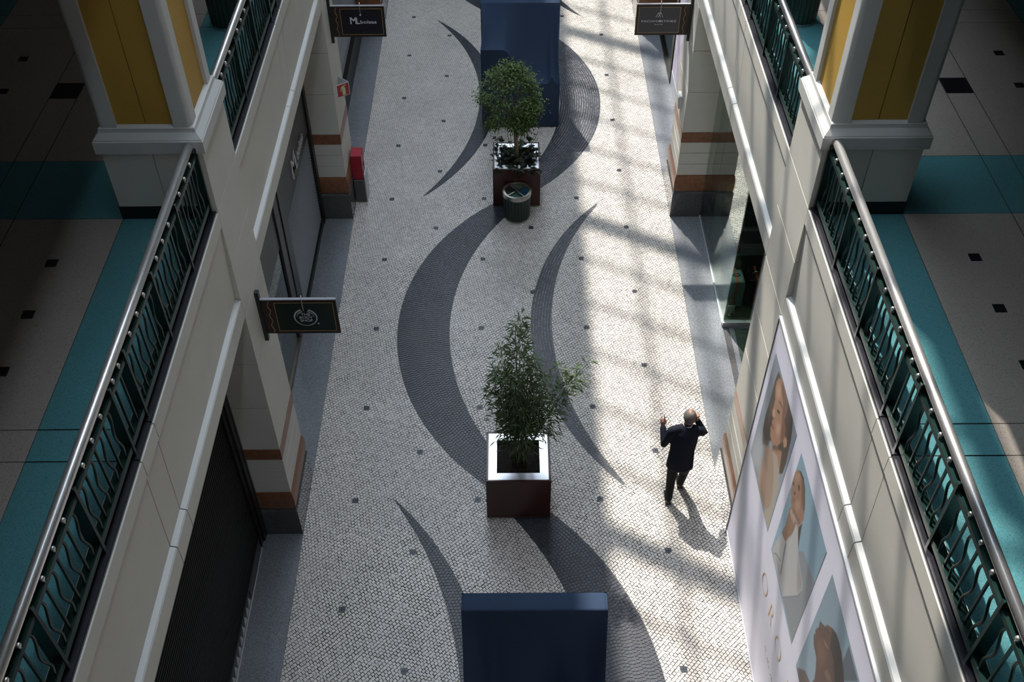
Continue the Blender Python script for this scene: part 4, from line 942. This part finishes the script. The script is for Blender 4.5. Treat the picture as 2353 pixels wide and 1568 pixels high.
def blur(a, n):
    for _ in range(2):
        for ax in (0, 1):
            k_ = np.pad(a, [(n, n) if i == ax else (0, 0) for i in (0, 1)], mode='edge'); c_ = np.cumsum(k_, ax); c_ = np.insert(c_, 0, 0, ax)
            a = (np.take(c_, range(2*n+1, c_.shape[ax]), ax) - np.take(c_, range(0, c_.shape[ax]-2*n-1), ax))/(2*n+1)
    return a
for q in range(3):                                     # ink laid on a fine grid, one mesh per photograph
    ya_, yb_ = RECT[q]; nx_, ny_ = 220, 330
    GY, GZ = np.meshgrid(np.linspace(ya_, yb_, nx_+1), np.linspace(1.93, 3.685, ny_+1)); ink = np.empty(GY.shape+(3,)); ink[:] = PC['bg%d' % q]
    ink *= (1.06 - .16*(GZ-1.93)/1.755 + .05*np.sin(GY*2.2))[..., None]
    for sh in SHAPES:
        if sh[0] != q: continue
        poly = sh[2]; ins = np.zeros(GY.shape, bool)
        for (y1, z1), (y2, z2) in zip(poly, poly[1:]+poly[:1]):
            if z1 != z2: ins ^= ((z1 > GZ) != (z2 > GZ)) & (GY < (y2-y1)*(GZ-z1)/(z2-z1)+y1)
        al = blur(ins.astype(float), sh[3] if len(sh) > 3 else 1)[..., None]; ink = ink*(1-al) + np.array(PC[sh[1]])*al
    V = np.stack([np.full(GY.size, BX-.0025), GY.ravel(), GZ.ravel()], -1); w1 = nx_+1
    ii = (np.arange(ny_)[:, None]*w1 + np.arange(nx_)[None]).ravel(); F = np.stack([ii, ii+w1, ii+w1+1, ii+1], -1)
    me = np_mesh('portrait_print', V, F, M_print); ca = me.color_attributes.new('ink', 'FLOAT_COLOR', 'POINT')
    ca.data.foreach_set('color', np.concatenate([ink.reshape(-1, 3), np.ones((GY.size, 1))], -1).ravel().astype(np.float32)); put('portrait_print', me, fab)
def wallr(cy, cz): return lambda u, v, w: (BX-.002-w, cy-u, cz+v)
mgo = mat('gold_print', (.50,.33,.12), .5)
def bigO(cy):
    o = MB(); n = 40; vs_ = []; fs = []
    for i in range(n):
        a = 2*math.pi*i/n; vs_ += [(BX-.003, cy+.138*math.cos(a), 1.388+.125*math.sin(a)), (BX-.003, cy+(.138-.018)*math.cos(a)*.97, 1.388+(.125-.007)*math.sin(a))]
    for i in range(n): j=(i+1)%n; fs.append((2*i, 2*i+1, 2*j+1, 2*j))
    obj('letter_o', o.add(vs_, fs), mgo, fab)
bigO(6.425); bigO(5.620)
put('letter_r', text_mesh('R', .245, mgo, wallr(6.02, 1.388), .001, .95, -.02), fab); put('letter_v', text_mesh('V', .245, mgo, wallr(5.09, 1.405), .001, .95, -.02), fab)
random.seed(3); mb = MB(); yy = 5.92
while yy > 3.2:
    w_ = random.uniform(.020, .034); zt_ = .86+.022*random.choice((0,0,1)); 
    mb.box(BX-.003, BX-.002, yy, yy-.006, .84, zt_+.01); mb.box(BX-.003, BX-.002, yy, yy-w_, zt_, zt_+.008)
    if random.random() < .6: mb.box(BX-.003, BX-.002, yy-w_+.006, yy-w_, .84, .87)
    yy -= w_+.02+(.05 if random.random() < .18 else 0)
obj('small_print', mb, mgo, fab)
obj('wall_right_near_shop', MB().box(3.05, 3.15, -9, 8.1, 0, 4.13), M_dark, kind='structure')

# ================================================================== PERSON
def remesh(o, vox, sm=6):
    m1 = o.modifiers.new('remesh', 'REMESH'); m1.mode = 'VOXEL'; m1.voxel_size = vox; m1.use_smooth_shade = True
    m2 = o.modifiers.new('smooth', 'SMOOTH'); m2.iterations = sm; m2.factor = .5
def limb(mb, pts, n=14, ends=(1, 1)):
    """tapered limb with rounded ends: pts = [(x,y,z,ra,rb)]"""
    P = [Vector(p[:3]) for p in pts]; mb.tube(P, [(p[3], p[4]) for p in pts], n)
    for q, on in zip((pts[0], pts[-1]), ends):
        if on: mb.ball(q[:3], min(q[3], q[4])*.98, 10, 7)
PB = Vector((2.29, 8.70, 0)); H_ = Vector((2.358, 8.862, 1.520))          # stance and head centre
shL, shR = (2.135, 8.795, 1.325), (2.500, 8.795, 1.325); elL, elR = (2.055, 8.775, 1.045), (2.600, 8.875, 1.135); haL, haR = (2.052, 8.985, 1.165), (2.478, 8.905, 1.385)
hipL, hipR = (2.215, 8.70, .80), (2.365, 8.70, .80); knL, knR = (2.200, 8.665, .43), (2.405, 8.810, .43); anL, anR = (2.190, 8.580, .095), (2.388, 8.860, .085)
b = MB()
b.ball(H_, (.074, .092, .108), 18, 14); b.ball(H_+Vector((0,.03,-.055)), (.055,.062,.062), 14, 10)                       # skull, jaw
b.ball(H_+Vector((0,.096,-.018)), (.013,.02,.022), 8, 6); b.ball(H_+Vector((0,.075,-.062)), (.024,.018,.012), 8, 6)       # nose, mouth
for sx in (-1, 1): b.ball(H_+Vector((sx*.076, .0, -.012)), (.012,.022,.032), 8, 6); b.ball(H_+Vector((sx*.028,.082,.006)), (.014,.010,.009), 8, 6)
limb(b, [(*(H_+Vector((-.01,-.012,-.07))), .050,.052), (2.330, 8.815, 1.375, .055,.055)])
limb(b, [(2.29, 8.685, .80, .12,.085), (2.305, 8.735, 1.05, .12,.085), (2.32, 8.785, 1.28, .135,.085), (2.325, 8.80, 1.35, .08,.06)], 18)
for a, e, h in ((shL, elL, haL), (shR, elR, haR)): limb(b, [(*a,.045,.045), (*e,.034,.034), (*h,.024,.026)])
for a, k_, f in ((hipL, knL, anL), (hipR, knR, anR)): limb(b, [(*a,.070,.070), (*k_,.048,.048), (*f,.036,.036)])
def hand(c, dirv, side, point):
    """palm and five fingers"""
    d = Vector(dirv).normalized(); c = Vector(c); sd = Vector(side).normalized(); nm = d.cross(sd)
    limb(b, [(*(c-d*.01), .030,.018), (*(c+d*.045), .036,.019)], 10)
    for i, L_ in enumerate((.062,.072,.066,.052)):
        k0 = c+d*.055+sd*(.027-.018*i)
        if point and i == 0: pts = [k0, k0+d*.03, k0+d*.055, k0+d*.085]
        else: pts = [k0, k0+d*.024+nm*.010, k0+d*.026+nm*.032, k0+d*.010+nm*.044]
        b.tube(pts, [.0092,.0088,.0082,.0070], 8); b.ball(pts[-1], .0072, 8, 6)
    th0 = c+d*.008+sd*.028; pts = [th0, th0+d*.022+sd*.018, th0+d*.045+sd*.018+nm*.012, th0+d*.06+sd*.006+nm*.02]
    b.tube(pts, [.0115,.0105,.0095,.0080], 8); b.ball(pts[-1], .008, 8, 6)
hand(Vector(haL)+Vector((-.002,.02,.02)), (-.10,.45,.95), (1,.1,0), True)
hand(Vector(haR)+Vector((-.004,.004,.01)), (-.25,.18,.9), (0,-1,.1), False)
person = obj('person', b, M_skin, smooth=True, label='grey-haired person in dark suit walking away, phone at ear, one finger raised', cat='person')
remesh(person, .0065, 3)
hb = MB(); hv = []; hf = []; nu, nv = 28, 14
for j in range(nv+1):
    for i in range(nu+1):
        a = math.radians(-215 + 250*i/nu); z_ = -.075 + .178*j/nv; el = math.asin(max(-1, min(1, z_/.112)))
        bald = .0 if j < nv else 0
        rr = 1.045 if j > 0 else 1.0
        hv.append((H_.x + .074*rr*math.cos(el)*math.cos(a), H_.y + .092*rr*math.cos(el)*math.sin(a), H_.z + z_))
for j in range(nv):
    for i in range(nu): q = j*(nu+1)+i; hf.append((q, q+1, q+nu+2, q+nu+1))
hb.add(hv, hf); hair = obj('hair', hb, M_hair, person, smooth=True); hs = hair.modifiers.new('solid', 'SOLIDIFY'); hs.thickness = .006; hs.offset = 1
j_ = MB()
limb(j_, [(2.285, 8.668, .715, .188,.135), (2.287, 8.682, .86, .178,.130), (2.295, 8.715, 1.02, .168,.122), (2.31, 8.755, 1.17, .180,.120), (2.318, 8.785, 1.28, .178,.108), (2.325, 8.80, 1.345, .120,.080), (2.33, 8.812, 1.385, .066,.062)], 20, (0, 1))
limb(j_, [(shL[0]+.01, 8.795, 1.318, .058,.060), (2.23, 8.80, 1.345, .066,.062), (2.40, 8.80, 1.345, .066,.062), (shR[0]-.01, 8.795, 1.318, .058,.060)])
for a, e, h in ((shL, elL, haL), (shR, elR, haR)):
    limb(j_, [(a[0]*.86+2.32*.14, a[1], a[2]-.010, .072,.072), (a[0], a[1], a[2]-.02, .064,.066), ((a[0]+e[0])/2, (a[1]+e[1])/2, (a[2]+e[2])/2, .062,.062), (*e,.056,.056), (e[0]*.25+h[0]*.75, e[1]*.25+h[1]*.75, e[2]*.25+h[2]*.75, .046,.046), (e[0]*.04+h[0]*.96, e[1]*.04+h[1]*.96, e[2]*.04+h[2]*.96, .043,.043)])
jk = obj('jacket', j_, M_suit, person, smooth=True); remesh(jk, .010, 14)
tr = MB()
limb(tr, [(2.29, 8.695, .90, .150,.105), (2.29, 8.695, .78, .155,.112)], 18)
for a, k_, f in ((hipL, knL, anL), (hipR, knR, anR)): limb(tr, [(a[0], a[1], a[2]+.02, .092,.098), (a[0], a[1], a[2]-.08, .088,.092), (*k_, .066,.070), ((k_[0]+f[0])/2, (k_[1]+f[1])/2, (k_[2]+f[2])/2, .058,.062), (f[0], f[1]+.01, f[2]-.02, .053,.060)])
tro = obj('trousers', tr, M_trou, person, smooth=True); remesh(tro, .010, 4)
for f, tilt in ((anL, .25), (anR, 0)):
    sh = MB(); fy = f[1]
    sh.loft(f[0]-.042, f[0]+.042, fy-.055, fy+.185, [(.0,-.012), (.012,.002), (.035,.0), (.055,-.012), (.075,-.03)]); sh.ball((f[0], fy-.01, .075), (.042,.055,.045), 12, 8)
    so = obj('shoe', sh, M_shoe, person, smooth=True); remesh(so, .007, 4)
sc = MB().lathe((2.338, 8.822, 0), [(.064, 1.375), (.062, 1.415), (.058, 1.418), (.058, 1.37)], 20); obj('shirt_collar', sc, M_shirt, jk, smooth=True)
t = thing('mobile_phone', (2.445, 8.90, 1.45), 'small dark phone held at the right ear of the walking person', 'phone')
ph = MB().box(-.005, .005, -.036, .036, -.07, .07, ch=.003); po = obj('body', ph, M_dframe, t); po.location = (0,0,0); po.rotation_euler = (.35, -.12, 0)
sc_ = MB().box(-.0062, -.005, -.032, .032, -.062, .062); ps = obj('screen', sc_, M_char, t); ps.location = (0,0,0); ps.rotation_euler = (.35, -.12, 0)
